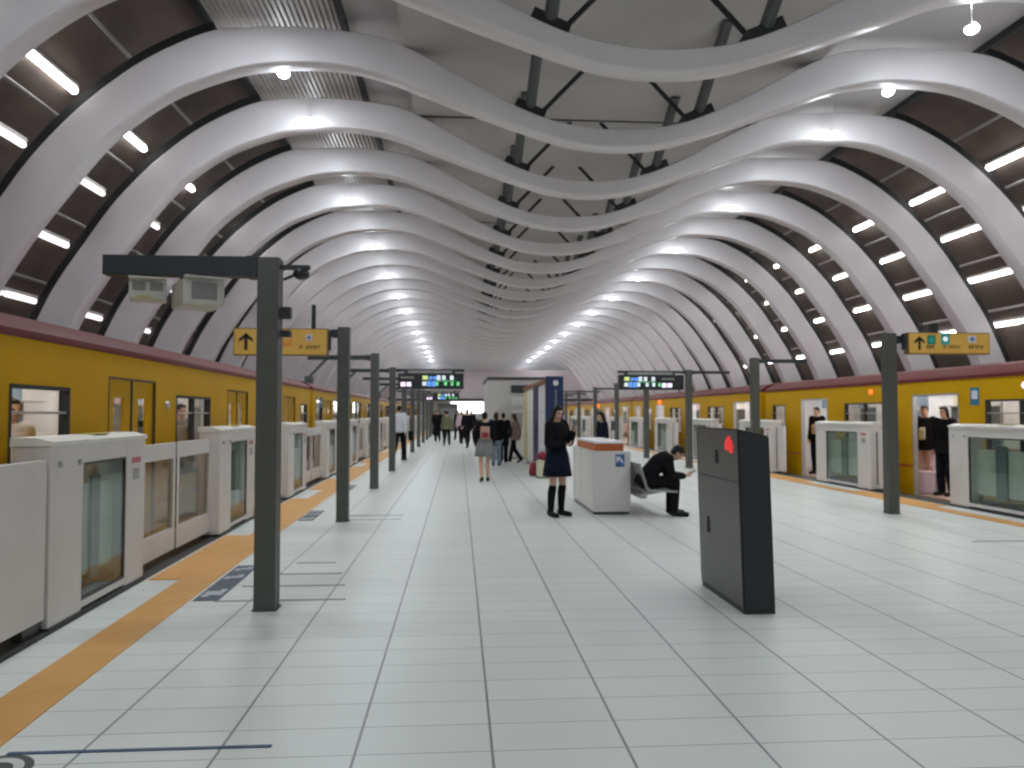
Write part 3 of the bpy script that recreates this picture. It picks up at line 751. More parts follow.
# yellow direction signs
def small_text(b, x0, x1, z, h, yy, m, seed, gap=.012):
    r = random.Random(seed); x = x0
    while x < x1 - .01:
        w = r.uniform(.5, .9) * h; w = min(w, x1 - x)
        if r.random() > .12:
            b.box2((x, yy, z), (x + w * .35, yy + .003, z + h), m); b.box2((x, yy, z + h * .72), (x + w, yy + .003, z + h), m)
            if r.random() > .4: b.box2((x, yy, z + h * .3), (x + w, yy + .003, z + h * .48), m)
        x += w + gap
def arrow(b, x, z, s, yy, m):
    b.box2((x - s * .10, yy, z - s * .5), (x + s * .10, yy + .003, z + s * .38), m)
    for q in (-1, 1): b.prism([(x, yy, z + s * .52), (x, yy, z + s * .26), (x + q * s * .40, yy, z - s * .04), (x + q * s * .40, yy, z + s * .16)], (0, .003, 0), m)
def dsign(label, x0, x1, y, z0, z1, icons, words):
    t = thing('direction_sign', label, 'sign', ((x0 + x1) / 2, y, z0), 0, 'yellow direction signs')
    w, h = x1 - x0, z1 - z0
    b = MB(); b.box2((-w / 2, -.06, 0), (w / 2, .06, h), M['signbr'], .006); b.build('sign_case', t)
    b = MB(); b.box2((-w / 2 + .015, -.064, .015), (w / 2 - .015, -.059, h - .015), M['signy']); b.build('sign_face', t)
    b = MB(); arrow(b, -w / 2 + .17, h * .5, h * .62, -.068, M['signk']); b.build('arrow', t)
    for u, v, sw, sh, m, mm in icons:
        b = MB(); b.box2((u * w - sw / 2, -.068, v * h - sh / 2), (u * w + sw / 2, -.064, v * h + sh / 2), M[m])
        b.cyl((u * w, -.069, v * h), (u * w, -.067, v * h), sw * .28, M[mm], n=16); b.build('icon', t)
    b = MB()
    for i, (u0, u1, v, hh) in enumerate(words): small_text(b, u0 * w, u1 * w, v * h, hh, -.067, M['signk'] if i % 2 == 0 else M['signbr'], 11 + i)
    b.build('lettering', t)
    b = MB(); b.box2((-w / 2 - .05 if icons[0][0] < 5 and x0 > 0 else w / 2 - .01, -.03, h * .2), (-w / 2 + .01 if x0 > 0 else w / 2 + .03, .03, h * .95), M['arm']); b.build('bracket', t)
    return t
y = LY[1]
t = dsign('yellow direction sign with a black arrow, partly behind the nearest left column', -3.04, -1.78, y - .17, 2.27, 2.64,
      [(-.17, .55, .10, .20, 'green', 'signw'), (.06, .62, .16, .20, 'orange', 'signy'), (.30, .66, .085, .085, 'signw', 'signb')],
      [(-.08, .12, .22, .055), (.20, .46, .22, .055), (-.08, .10, .42, .02)])
b = MB(); b.box2((.40, -.02, .36), (.45, .02, .70), M['steel']); b.build('upright_rod', t)
y = RY[0]
t = dsign('yellow direction sign with arrow and teal icons, on the nearest right column', 6.60, 7.86, y - .14, 2.36, 2.68,
      [(-.22, .66, .13, .14, 'green', 'teal'), (-.05, .70, .13, .17, 'teal', 'led_w'), (.28, .70, .12, .10, 'signw', 'signb')],
      [(-.28, -.17, .24, .05), (-.07, .18, .24, .05), (.24, .45, .24, .055)])
b = MB(); b.box((-.20, 0, .39), (.09, .09, .14), M['steel'], .01); b.build('junction_box', t)
b = MB(); b.cyl((-.38, 0, .32), (-.38, 0, .50), .012, M['steel']); b.build('upright_rod', t)

# departure boards: black LED boxes hung from the arms
def board(label, x0, x1, y, z0, z1, flip):
    t = thing('departure_board', label, 'departure board', ((x0 + x1) / 2, y, z0), 0, 'black departure boards')
    w, h = x1 - x0, z1 - z0
    b = MB(); b.box2((-w / 2, -.10, 0), (w / 2, .10, h), M['board'], .01); b.build('case', t)
    b = MB(); b.box2((-w / 2 + .25, -.05, h), (w / 2 - .3, .05, h + .07), M['pipe'], .005); b.build('top_channel', t)
    for u in (-.38, .34):
        b = MB(); b.box2((u * w - .05, -.04, h + .0), (u * w + .05, .04, h + .10), M['arm']); b.build('bracket', t)
    clock = -1 if not flip else 1
    def row(u, v, sw, sh, m, n=1, gap=.02):
        for i in range(n): dd.box2((u * w + i * (sw + gap), -.106, v * h - sh / 2), (u * w + i * (sw + gap) + sw, -.1005, v * h + sh / 2), M[m], .0)
    dd = MB(); c0 = -.46 if not flip else .16
    row(c0, .30, .12, .11, 'led_p', 2, .03); row(c0 + .0, .72, .05, .05, 'stick_g', 5, .02); dd.build('clock_display', t)
    dd = MB(); d0 = -.13 if not flip else -.42
    row(d0, .72, .14, .10, 'led_y', 1); row(d0 + .10, .70, .09, .08, 'led_b', 2); row(d0 + .22, .72, .09, .12, 'led_w', 1)
    row(d0, .34, .10, .10, 'led_w', 1); row(d0 + .07, .34, .10, .14, 'led_b', 2)
    for i, u in enumerate((.30, .42)): row(d0 + u, .72, .09, .11, 'led_w', 1)
    for i, u in enumerate((.20, .33, .43, .52)): row(d0 + u, .34, .075, .10, 'led_g' if not flip or i == 3 else 'led_w', 1)
    row(d0 + .2, .52, .5, .015, 'led_g', 1)
    dd.build('train_display', t)
board('black departure board with lit rows, on the left side of the platform', -1.56, .12, 20.0, 2.11, 2.52, False)
board('black departure board with lit rows, on the right side of the platform', RX(20.75) - 1.98, RX(20.75) - .20, 20.6, 2.12, 2.53, True)
board('farther small departure board beyond the left one', LX(39.1) + .1, LX(39.1) + 1.8, 39.0, 2.12, 2.53, False)

# ------------------------------------------------------------------ things standing on the platform
# dark grey fire cabinet
t = thing('fire_cabinet', 'tall dark grey metal cabinet with a red emblem, standing on the tiles', 'cabinet', (2.23, 6.12, 0))
b = MB()
def slab(z0, z1, m, e=0.0):
    def cor(z):
        k = z / 1.37 * .035; x0, x1 = -.125 - k + e, .115 - k - e; return [(x0, -.50 + e, z), (x1, -.50 + e, z), (x1, .50 - e, z), (x0, .50 - e, z)]
    A, B_ = cor(z0), cor(z1); B_ = [(x, y, z - (.055 if x > -.1 else 0) * (z1 > 1.3)) for x, y, z in B_]
    v = [b.bm.verts.new(p) for p in A + B_]; i = b.mi(m)
    for q in ((3, 2, 1, 0), (4, 5, 6, 7), (0, 1, 5, 4), (1, 2, 6, 5), (2, 3, 7, 6), (3, 0, 4, 7)):
        f = b.bm.faces.new([v[j] for j in q]); f.material_index = i
slab(0.03, 1.37, M['cabdark']); bmesh.ops.bevel(b.bm, geom=b.bm.edges[:], offset=.008, segments=2, affect='EDGES')
b.build('body', t)
b = MB(); b.box2((-.122, -.495, 0), (.112, .495, .035), M['cabdark']); b.build('plinth', t)
def facepan(y0, y1, z0, z1, m, name, dx=.006):
    b = MB(); k = lambda z: -.125 - z / 1.37 * .035
    b.prism([(k(z0), y0, z0), (k(z0), y1, z0), (k(z1), y1, z1), (k(z1), y0, z1)], (-dx, 0, 0), m); return b.build(name, t)
lo = facepan(-.49, .49, .05, .965, M['cabgrey'], 'lower_door'); up = facepan(-.49, .49, .975, 1.355, M['cabgrey'], 'upper_door')
b = MB(); b.box((-.163, -.03, 1.14), (.012, .035, .11), M['rubber'], .004); b.build('handle', up)
b = MB(); b.box((-.150, .24, .56), (.010, .03, .13), M['rubber'], .004); b.build('handle', lo)
b = MB(); X_ = -.1665
pts = [(-.02, .13), (.035, .09), (.06, .02), (.055, -.05), (.015, -.06), (-.005, -.035), (-.03, -.085), (-.06, -.085), (-.075, -.02), (-.065, .05)]
b.prism([(X_, -.31 + p[0] * 1.35, 1.235 + p[1] * .62) for p in pts], (.008, 0, 0), M['redlamp']); b.build('red_emblem', t)

# white counter
t = thing('service_counter', 'white service counter with an orange banded top and a blue poster', 'counter', (2.24, 12.45, 0))
b = MB(); b.box2((-.27, -1.20, .04), (.285, .85, .93), M['kiosk'], .012); b.build('body', t)
b = MB(); b.box2((-.25, -1.17, 0), (.265, .82, .045), M['kioskdark']); b.build('plinth', t)
b = MB(); b.box2((-.23, -1.16, .93), (.19, .62, 1.04), M['rust'], .006); b.build('orange_band', t)
b = MB(); b.box2((-.24, -1.17, 1.04), (.20, .63, 1.075), M['kiosktop'], .008); b.build('top', t)
b = MB(); b.box2((-.272, -.02, .06), (-.269, -.01, .92), M['stick_g']); b.box2((-.272, .62, .06), (-.269, .63, .92), M['stick_g']); b.build('panel_joint', t)
b = MB(); b.box2((.06, -1.2045, .70), (.195, -1.200, .885), M['poster'])
b.prism([(.07, -1.2065, .845), (.12, -1.2065, .855), (.175, -1.2065, .78), (.175, -1.2065, .74), (.12, -1.2065, .80), (.07, -1.2065, .76)], (0, .002, 0), M['signw']); b.box2((.07, -1.2065, .705), (.12, -1.2045, .73), M['rubber']); b.build('poster', t)

# row of metal seats beside the counter
t = thing('platform_bench', 'grey metal row of platform seats beside the white counter', 'bench', (2.86, 11.9, 0))
b = MB(); b.box2((-.27, -1.0, .27), (-.18, 1.1, .34), M['bench'], .01); b.build('beam', t)
for y in (.55, 1.0):
    b = MB(); b.box2((-.26, y - .04, .02), (-.19, y + .04, .28), M['bench'], .01); b.box2((-.30, y - .06, 0), (-.10, y + .06, .02), M['bench'], .006); b.build('leg', t)
for i in range(4):
    y = -.78 + .52 * i
    b = MB(); b.box((.05, y, .375), (.44, .46, .035), M['bench'], .012, Matrix.Rotation(.05, 3, 'Y')); b.prism([(-.22, y - .03, .28), (.16, y - .03, .352), (.16, y - .03, .365), (-.22, y - .03, .37)], (0, .06, 0), M['bench']); b.build('seat', t)
    b = MB(); b.box((-.225, y, .575), (.03, .46, .40), M['bench'], .012, Matrix.Rotation(-.30, 3, 'Y')); b.box((-.15, y, .395), (.06, .40, .04), M['bench'], .01, Matrix.Rotation(-.8, 3, 'Y')); b.build('backrest', t)

# booth in the middle of the platform
t = thing('station_booth', 'white box shaped station booth in the middle of the platform', 'booth', (2.0, 27.0, 0))
b = MB(); b.box2((-1.06, -2.1, 0.0), (1.3, 2.6, 2.58), M['boothw'], .015); b.build('walls', t)
b = MB(); b.box2((-1.09, -2.14, 2.58), (1.33, 2.64, 2.66), M['gatedark'], .01); b.build('roof_edge', t)
b = MB(); b.box2((-.32, -2.16, 2.16), (.22, -2.10, 2.40), M['dkgreen'], .008); b.build('sign_plate', t)
b = MB(); b.box2((-.30, -2.115, .03), (.52, -2.095, 2.02), M['gate'], .01); b.build('door', t)
b = MB(); b.box2((-.36, -2.15, 1.62), (.30, -2.098, 1.76), M['cream'], .006); b.box2((-.34, -2.12, 1.02), (.05, -2.099, 1.5), M['stick_g']); b.build('notice_board', t)
b = MB(); b.box2((-1.08, -2.13, 0), (1.32, 2.62, .10), M['stick_g']); b.build('plinth', t)
# long advertising wall in front of the booth, with the navy end panel
t = thing('information_wall', 'long low wall of white panels with a tall navy end panel, in front of the booth', 'information wall', (2.25, 18.0, 0))
b = MB(); b.box2((-.20, .10, .05), (.20, 6.3, 2.20), M['boothw']); b.build('core', t)
b = MB(); b.box2((-.22, 0.0, .0), (.20, .12, 2.36), M['navy'], .008); b.build('navy_end_panel', t)
b = MB(); b.cyl((0.02, -.004, 2.20), (0.02, .0, 2.20), .065, M['whitepan'], n=24); b.build('round_logo', t)
b = MB(); r = random.Random(3); z = 2.04
while z > 1.15:
    w_ = r.uniform(.035, .055)
    for q in range(3): b.box2((.02 - w_ / 2 + r.uniform(-.006, .006), -.004, z - .018 * q - .010), (.02 + w_ / 2, 0, z - .018 * q), M['stick_g'])
    b.box2((.014, -.004, z - .046), (.026, 0, z), M['stick_g'])
    z -= .068
b.build('vertical_lettering', t)
for i, (a, c, m) in enumerate(((.16, 1.65, 'whitepan'), (3.15, 4.9, 'gatecap'), (5.0, 6.25, 'paleyel'))):
    b = MB(); b.box2((-.225, a, .12), (-.20, c, 2.14), M[m], .006)
    for z in (.80, 1.5): b.box2((-.227, a, z), (-.224, c, z + .012), M['stick_g'])
    b.build('panel', t)
b = MB(); b.box2((-.235, 1.75, 0), (-.195, 2.95, 2.24), M['navy'], .006); b.build('navy_post', t)
b = MB(); b.box2((-.24, .12, 2.20), (.22, 6.32, 2.30), M['brown'], .006); b.build('top_band', t)
# luggage by the wall
t = thing('bag', 'red bag on the floor beside the cream carton', 'bag', (1.765, 18.3, 0), .4)
b = MB(); b.loft([((0, 0, .012), .095, .075, Vector((1, 0, 0)), Vector((0, 1, 0))), ((0, 0, .14), .115, .09, Vector((1, 0, 0)), Vector((0, 1, 0))), ((0, 0, .27), .09, .065, Vector((1, 0, 0)), Vector((0, 1, 0))), ((0, 0, .32), .045, .03, Vector((1, 0, 0)), Vector((0, 1, 0)))], M['redbag']); b.build('body', t, smooth=True)
b = MB()
for k in range(10):
    a, c = PI * k / 10, PI * (k + 1) / 10
    b.cyl((.05 * math.cos(a), 0, .30 + .09 * math.sin(a)), (.05 * math.cos(c), 0, .30 + .09 * math.sin(c)), .008, M['redbag'], n=8)
b.build('handle', t)
t = thing('carton', 'cream carton with dark edges standing on the floor behind the woman', 'box', (1.96, 17.72, 0), .2)
b = MB(); b.box2((-.15, -.13, .03), (.15, .13, .40), M['carton'], .008); b.build('body', t)
b = MB(); b.box2((-.155, -.135, 0), (.155, .135, .035), M['cartong']); b.box2((.13, -.135, .03), (.155, -.11, .40), M['cartong']); b.build('edging', t)
t = thing('bag', 'crimson bag lying on top of the cream carton', 'bag', (1.96, 17.72, .402), .2)
b = MB(); b.ball((0, 0, .105), (.19, .13, .10), M['redbag']); b.build('body', t, smooth=True)
b = MB()
for k in range(8):
    a, c = PI * k / 8, PI * (k + 1) / 8
    b.cyl((.07 * math.cos(a), 0, .19 + .06 * math.sin(a)), (.07 * math.cos(c), 0, .19 + .06 * math.sin(c)), .008, M['rubber'], n=8)
b.build('handle', t)

# lit shop front at the far end of the hall
t = thing('lit_shop', 'brightly lit shop at the far end of the platform', 'shop front', (1.2, 66.6, 0))
b = MB(); b.box2((-3.6, .5, 0), (4.4, .7, 2.72), M['boothw']); b.build('back_wall', t)
b = MB(); b.box2((-1.9, .40, 1.55), (2.5, .48, 2.45), M['shoplight'], .02); b.build('light_box', t)
b = MB(); b.box2((-2.6, -.1, 0), (3.4, .3, .95), M['dkgreen'], .02); b.build('shop_counter', t)
for i, (x, lab) in enumerate(((-6.6, 'dark shop kiosk at the far left end of the platform'), (5.5, 'dark shop kiosk at the far right end of the platform'))):
    t = thing('shop_kiosk', lab, 'kiosk', (-.9 if i == 0 else 4.9, 64.4, 0))
    b = MB(); b.box2((-.8, -.6, 0), (.8, .6, 2.2), M['cabgrey'], .03); b.build('body', t)
    b = MB(); b.box2((-.88, -.68, 2.2), (.88, .68, 2.30), M['gatedark'], .02); b.build('roof', t)
    b = MB(); b.box2((-.6, -.63, .95), (.6, -.59, 1.9), M['screen']); b.build('shutter', t)

# ------------------------------------------------------------------ people
def remesh(b, name, vox, sm=3):
    me = b.mesh(name); o = bpy.data.objects.new('tmp', me); COL.objects.link(o)
    m = o.modifiers.new('r', 'REMESH'); m.mode = 'VOXEL'; m.voxel_size = vox; m.use_smooth_shade = True
    if sm:
        s = o.modifiers.new('s', 'SMOOTH'); s.iterations = sm; s.factor = .5
    dg = bpy.context.evaluated_depsgraph_get(); dg.update()
    r = bpy.data.meshes.new_from_object(o.evaluated_get(dg)); r.name = name
    mats = list(me.materials)
    bpy.data.objects.remove(o); bpy.data.meshes.remove(me)
    r.materials.clear()
    for q in mats: r.materials.append(q)
    for p in r.polygons: p.use_smooth = True; p.material_index = 0
    return r

V = Vector
STAND = dict(pelvis=(0, 0, .93), waist=(0, .0, 1.06), chest=(0, .0, 1.27), neck=(0, -.012, 1.44), head=(0, .02, 1.585),
             shL=(-.165, -.01, 1.39), elL=(-.215, -.03, 1.12), wrL=(-.21, .05, .88), shR=(.165, -.01, 1.39), elR=(.215, -.03, 1.12), wrR=(.21, .05, .88),
             hdL=(0, .15, -1), hdR=(0, .15, -1), hipL=(-.088, 0, .90), knL=(-.095, .015, .49), anL=(-.10, -.03, .085), toL=(-.115, .13, .03),
             hipR=(.088, 0, .90), knR=(.095, .015, .49), anR=(.10, -.03, .085), toR=(.115, .13, .03), look=(0, 1, -.05), grip=.25)
def person(label, loc, face, H, pose, top='blackcloth', bottom='trousers', bcol='blackcloth', hair='short', hcol='hair', socks=None, sleeve=True, vox=.012, cat='person', shoe='shoe', hem=.80, front=None):
    J = dict(STAND); J.update(pose); s = H / 1.70
    K = {k: (V(v) * s if k not in ('hdL', 'hdR', 'look', 'grip', 'sit') else v) for k, v in J.items()}
    t = thing('person', label, cat, (loc[0], loc[1], loc[2] if len(loc) > 2 else 0.004), math.atan2(-face[0], face[1]))
    side = (K['shR'] - K['shL']).normalized()
    sk = M['skin']
    def ax(tan):
        tan = V(tan).normalized(); a = (side - tan * side.dot(tan)).normalized(); return a, tan.cross(a) * -1
    def torso(b, m, g=0.0, lo=True, hi=True):
        sp = [K['pelvis'] + (K['pelvis'] - K['waist']).normalized() * .07 * s, K['pelvis'], K['waist'], K['chest'], K['neck'] - (K['neck'] - K['chest']) * .22, K['neck'] + (K['neck'] - K['chest']) * .03]
        wd = [(.120, .10), (.165, .112), (.135, .098), (.162, .115), (.135, .085), (.058, .055)]
        R = []
        for i, p in enumerate(sp):
            tan = sp[min(i + 1, 5)] - sp[max(i - 1, 0)]; a, f = ax(tan)
            R.append((p, (wd[i][0] + g) * s, (wd[i][1] + g) * s, a, f))
        b.loft(R, m, 20)
        for q in ('shL', 'shR'): b.ball(K[q] - (K[q] - K['neck']) * .12, (.062 + g) * s, m, u=14, v=10)
        b.cap(K['shL'], K['chest'] + (K['neck'] - K['chest']) * .45, (.055 + g) * s, (.08 + g) * s, m); b.cap(K['shR'], K['chest'] + (K['neck'] - K['chest']) * .45, (.055 + g) * s, (.08 + g) * s, m)
    def limb(b, m, ps, rs, g=0.0):
        for (p, q), (r0, r1) in zip(zip(ps, ps[1:]), zip(rs, rs[1:])): b.cap(p, q, (r0 + g) * s, (r1 + g) * s, m, 14)
    # ---- the body: one continuous skin surface
    b = MB(); torso(b, sk)
    look = V(J['look']).normalized(); hx = look.cross(V((0, 0, 1))).normalized(); hz = hx.cross(look); HR = Matrix((hx, look, hz)).transposed()
    hs = .86 * s; hc = K['head']
    hp = lambda x, y, z: hc + HR @ (V((x, y, z)) * hs)
    b.cap(K['neck'] - V((0, 0, .02)) * s, hp(0, -.02, -.05), .056 * s, .050 * s, sk)
    b.ball(hp(0, -.01, .02), (.076 * hs, .096 * hs, .105 * hs), sk, HR, 20, 14); b.ball(hp(0, .022, -.055), (.058 * hs, .070 * hs, .078 * hs), sk, HR, 18, 12)
    b.cap(hp(0, .088, .015), hp(0, .108, -.028), .011 * hs, .016 * hs, sk, 8)
    for q in (-1, 1):
        b.ball(hp(.077 * q, -.008, -.012), (.012 * hs, .020 * hs, .032 * hs), sk, HR, 10, 8); b.ball(hp(.032 * q, .072, .028), (.026 * hs, .016 * hs, .012 * hs), sk, HR, 10, 8)
    b.ball(hp(0, .084, -.066), (.025 * hs, .013 * hs, .011 * hs), sk, HR, 10, 8)
    for q in 'LR':
        limb(b, sk, [K['sh' + q], K['el' + q], K['wr' + q]], [.050, .038, .026])
        d = V(J['hd' + q]).normalized(); w = K['wr' + q]
        a = side if abs(side.dot(d)) < .85 else V((0, 0, 1)); wide = (V((0, 1, 0)) - d * d.y); wide = wide.normalized() if wide.length > .25 else (side - d * side.dot(d)).normalized()
        nrm = d.cross(wide)
        inw = (V((0, 0, 0)) + K['chest'] - w); nrm = nrm if nrm.dot(inw) > 0 else -nrm
        fr = max(.0085, vox * .62 / s) * s; 
        for off in (-.55, 0, .55): b.cap(w + d * .012 * s, w + d * .078 * s + wide * off * .052 * s, .019 * s, .016 * s, sk, 10)
        for i, (o, ln) in enumerate(((-.036, .062), (-.012, .074), (.012, .070), (.036, .052))):
            k0 = w + d * .080 * s + wide * o * s; c1 = J['grip']
            d1 = (d * math.cos(c1) + nrm * math.sin(c1)); d2 = (d * math.cos(c1 * 2.4) + nrm * math.sin(c1 * 2.4))
            k1 = k0 + d1 * ln * .5 * s; k2 = k1 + d2 * ln * .5 * s
            b.cap(k0, k1, fr, fr * .95, sk, 8); b.cap(k1, k2, fr * .95, fr * .8, sk, 8)
        th = w + d * .028 * s - wide * .024 * s * (-1)
        td = (d * .65 + wide * .75 + nrm * .25).normalized()
        b.cap(th, th + td * .034 * s, fr * 1.25, fr * 1.1, sk, 8); b.cap(th + td * .034 * s, th + (td + d * .5).normalized() * .062 * s, fr * 1.1, fr * .9, sk, 8)
        limb(b, sk, [K['hip' + q], K['kn' + q]], [.082, .054]); 
        calf = K['kn' + q].lerp(K['an' + q], .33) + V((0, -.012, 0)) * s
        limb(b, sk, [K['kn' + q], calf, K['an' + q]], [.050, .054, .036])
        foot = K['to' + q] - K['an' + q]
        b.cap(K['an' + q] + V((0, 0, -.035)) * s, K['to' + q], .038 * s, .028 * s, sk, 12)
    body = remesh(b, 'body', vox, 2)
    body.materials.append(M['eye']); body.materials.append(M['lips'])
    inv = HR.transposed()
    for p in body.polygons:
        q = inv @ (p.center - hc) / hs
        if q.y > .05:
            if abs(abs(q.x) - .032) < .014 and abs(q.z - .006) < .009: p.material_index = 1
            elif abs(q.x) < .022 and abs(q.z + .066) < .008: p.material_index = 2
    link('body', body, t)
    # ---- hair
    b = MB(); hm = M[hcol]
    b.ball(hp(0, -.022, .035), (.086 * hs, .098 * hs, .102 * hs), hm, HR, 20, 14); b.ball(hp(0, -.045, -.01), (.080 * hs, .070 * hs, .095 * hs), hm, HR, 18, 12)
    b.ball(hp(0, .045, .085), (.066 * hs, .045 * hs, .030 * hs), hm, HR, 16, 10)
    if hair in ('long', 'bob'):
        for q in (-1, 1): b.cap(hp(.070 * q, -.005, .03), hp(.076 * q, -.02, -.13 if hair == 'long' else -.09), .028 * hs, .024 * hs, hm)
        b.cap(hp(0, -.06, 0), hp(0, -.085, -.14), .075 * hs, .070 * hs, hm)
        if hair == 'long':
            e = K['chest'] + V((0, -.115, .02)) * s
            b.loft([(hp(0, -.07, -.08), .085 * hs, .05 * hs, side, V((0, 1, 0))), (K['neck'] + V((0, -.10, -.02)) * s, .095 * s, .045 * s, side, V((0, 1, 0))), (e, .085 * s, .035 * s, side, V((0, 1, 0))), (e - V((0, 0, .06)) * s, .05 * s, .02 * s, side, V((0, 1, 0)))], hm)
    if hair == 'bun': b.ball(hp(0, -.10, .09), .045 * hs, hm)
    link('hair', remesh(b, 'hair', max(vox, .009), 2), t)
    # ---- clothes
    b = MB(); tm = M[top]; torso(b, tm, .020)
    for q in 'LR':
        w = K['el' + q].lerp(K['wr' + q], .93) if sleeve else K['sh' + q].lerp(K['el' + q], .6)
        if sleeve: limb(b, tm, [K['sh' + q], K['el' + q], w], [.058, .046, .036], .012)
        else: limb(b, tm, [K['sh' + q], w], [.058, .05], .014)
    dn = (K['pelvis'] - K['waist']).normalized()
    a_, f_ = ax(dn)
    if hem < .93 and pose.get('sit') is None:
        b.loft([(K['waist'], .155 * s, .118 * s, a_, f_), (K['pelvis'], .185 * s, .135 * s, a_, f_), (K['pelvis'] + dn * (.93 - hem) * s, .195 * s, .145 * s, a_, f_)], tm)
    link('top', remesh(b, 'top', max(vox, .012), 3), t)
    if front:
        b = MB(); cf = K['chest'].lerp(K['waist'], .3)
        b.loft([(K['neck'] + V((0, .075, -.05)) * s, .045 * s, .02 * s, side, V((0, 1, 0))), (cf + V((0, .135, 0)) * s, .07 * s, .015 * s, side, V((0, 1, 0))), (K['waist'] + V((0, .13, -.05)) * s, .065 * s, .015 * s, side, V((0, 1, 0)))], M[front]); link('shirt_front', remesh(b, 'shirt_front', .01, 2), t)
    if bottom == 'trousers':
        b = MB(); bm_ = M[bcol]; a2, f2 = ax(dn)
        b.loft([(K['waist'] + dn * .04 * s, .145 * s, .108 * s, a2, f2), (K['pelvis'], .178 * s, .125 * s, a2, f2), (K['pelvis'] + dn * .09 * s, .135 * s, .11 * s, a2, f2)], bm_)
        for q in 'LR': limb(b, bm_, [K['hip' + q], K['kn' + q], K['an' + q] + (K['kn' + q] - K['an' + q]) * .05], [.088, .066, .056], .010)
        link('trousers', remesh(b, 'trousers', max(vox, .012), 3), t)
    else:
        b = MB(); kz = (K['knL'] + K['knR']) / 2; hm2 = V((kz.x * .5, kz.y * .5, .615 * s))
        n = 26; R = []; up = V((0, 0, 1)); fr_ = V((0, 1, 0))
        for c, rx, ry in ((K['waist'], .148, .112), (K['pelvis'], .19, .145), (K['pelvis'].lerp(hm2, .55), .215, .175), (hm2, .235, .20)):
            R.append([b.bm.verts.new(c + V((1, 0, 0)) * (rx * s * math.cos(2 * PI * k / n) * (1 + .02 * (k % 2))) + fr_ * (ry * s * math.sin(2 * PI * k / n) * (1 + .02 * (k % 2)))) for k in range(n)])
        i = b.mi(M[bcol])
        for A, B_ in zip(R, R[1:]):
            for k in range(n): f = b.bm.faces.new((A[k], A[(k + 1) % n], B_[(k + 1) % n], B_[k])); f.material_index = i; f.smooth = True
        o = b.build('skirt', t)
        sd = o.modifiers.new('thickness', 'SOLIDIFY'); sd.thickness = .008
    for q in 'LR':
        if socks:
            b = MB(); k = K['kn' + q]; a = K['an' + q]; calf = k.lerp(a, .33) + V((0, -.012, 0)) * s
            limb(b, M[socks], [k.lerp(a, .10), calf, a], [.052, .055, .038], .009); link('sock', remesh(b, 'sock', .010, 2), t)
        b = MB(); a = K['an' + q]; to = K['to' + q]; d = (to - a); d.z = 0; d = d.normalized() if d.length > 0 else V((0, 1, 0))
        b.cap(a + V((0, 0, -.03)) * s - d * .025 * s, a + V((0, 0, -.02)) * s, .046 * s, .050 * s, M[shoe]); b.cap(a + V((0, 0, -.038)) * s, to + d * .015 * s, .047 * s, .036 * s, M[shoe])
        link('shoe', remesh(b, 'shoe', .010, 2), t)
    t['_h'] = H
    return t, K

def world(t, p): 
    return Matrix.Translation(t.location) @ Matrix.Rotation(t.rotation_euler.z, 4, 'Z') @ V(p)

# the girl in dark uniform with her phone
POSE = dict(elR=(.225, .02, 1.11), wrR=(.045, .205, 1.10), hdR=(-1, .45, .05), elL=(-.235, .05, 1.12), wrL=(-.105, .245, 1.30), hdL=(.25, .45, 1),
            anL=(-.115, -.03, .085), anR=(.115, -.03, .085), toL=(-.14, .12, .03), toR=(.14, .12, .03), knL=(-.105, .01, .49), knR=(.105, .01, .49), look=(.15, 1, -.25), grip=.6)
girl, K = person('person in dark school uniform and knee socks by the white counter, holding a phone', (1.42, 11.12), (.62, -.78), 1.60, POSE,
                 'blackcloth', 'skirt', 'navycloth', 'long', 'hair', 'blackcloth', vox=.0085, hem=.80)
def phone_thing(label, owner, p, tilt, rz):
    w = world(owner, p); t = thing('phone', label, 'phone', w, rz)
    b = MB(); b.box((0, 0, 0), (.068, .010, .14), M['phone'], .004, Matrix.Rotation(tilt, 3, 'X')); b.build('phone_body', t)
    b = MB(); b.box((0, 0, 0), (.060, .0115, .128), M['screen'], 0, Matrix.Rotation(tilt, 3, 'X')); b.build('phone_screen', t)
phone_thing('dark phone held up by the person in school uniform', girl, K['wrL'] + V((.035, .065, .095)), -.35, girl.rotation_euler.z)

# the man in the dark suit bent over on the bench
SIT = dict(sit=1, pelvis=(0, -.02, .495), waist=(0, .06, .61), chest=(0, .22, .77), neck=(0, .37, .87), head=(0, .485, .905), look=(0, .75, -.75),
           shL=(-.17, .32, .82), elL=(-.20, .36, .58), wrL=(-.055, .565, .575), shR=(.17, .32, .82), elR=(.20, .36, .58), wrR=(.055, .565, .575), hdL=(.35, 1, .1), hdR=(-.35, 1, .1),
           hipL=(-.09, .0, .485), knL=(-.13, .42, .49), anL=(-.12, .40, .085), toL=(-.14, .57, .03), hipR=(.09, .0, .485), knR=(.13, .42, .49), anR=(.12, .40, .085), toR=(.14, .57, .03), grip=.6)
man, K = person('person in a dark suit sitting bent forward on the metal seats', (2.70, 11.13), (1, -.06), 1.70, SIT, 'blackcloth', 'trousers', 'blackcloth', 'short', 'hair', vox=.0095)
phone_thing('phone in the hands of the seated person in the dark suit', man, K['wrL'].lerp(K['wrR'], .5) + V((0, .115, .035)), -1.0, man.rotation_euler.z)


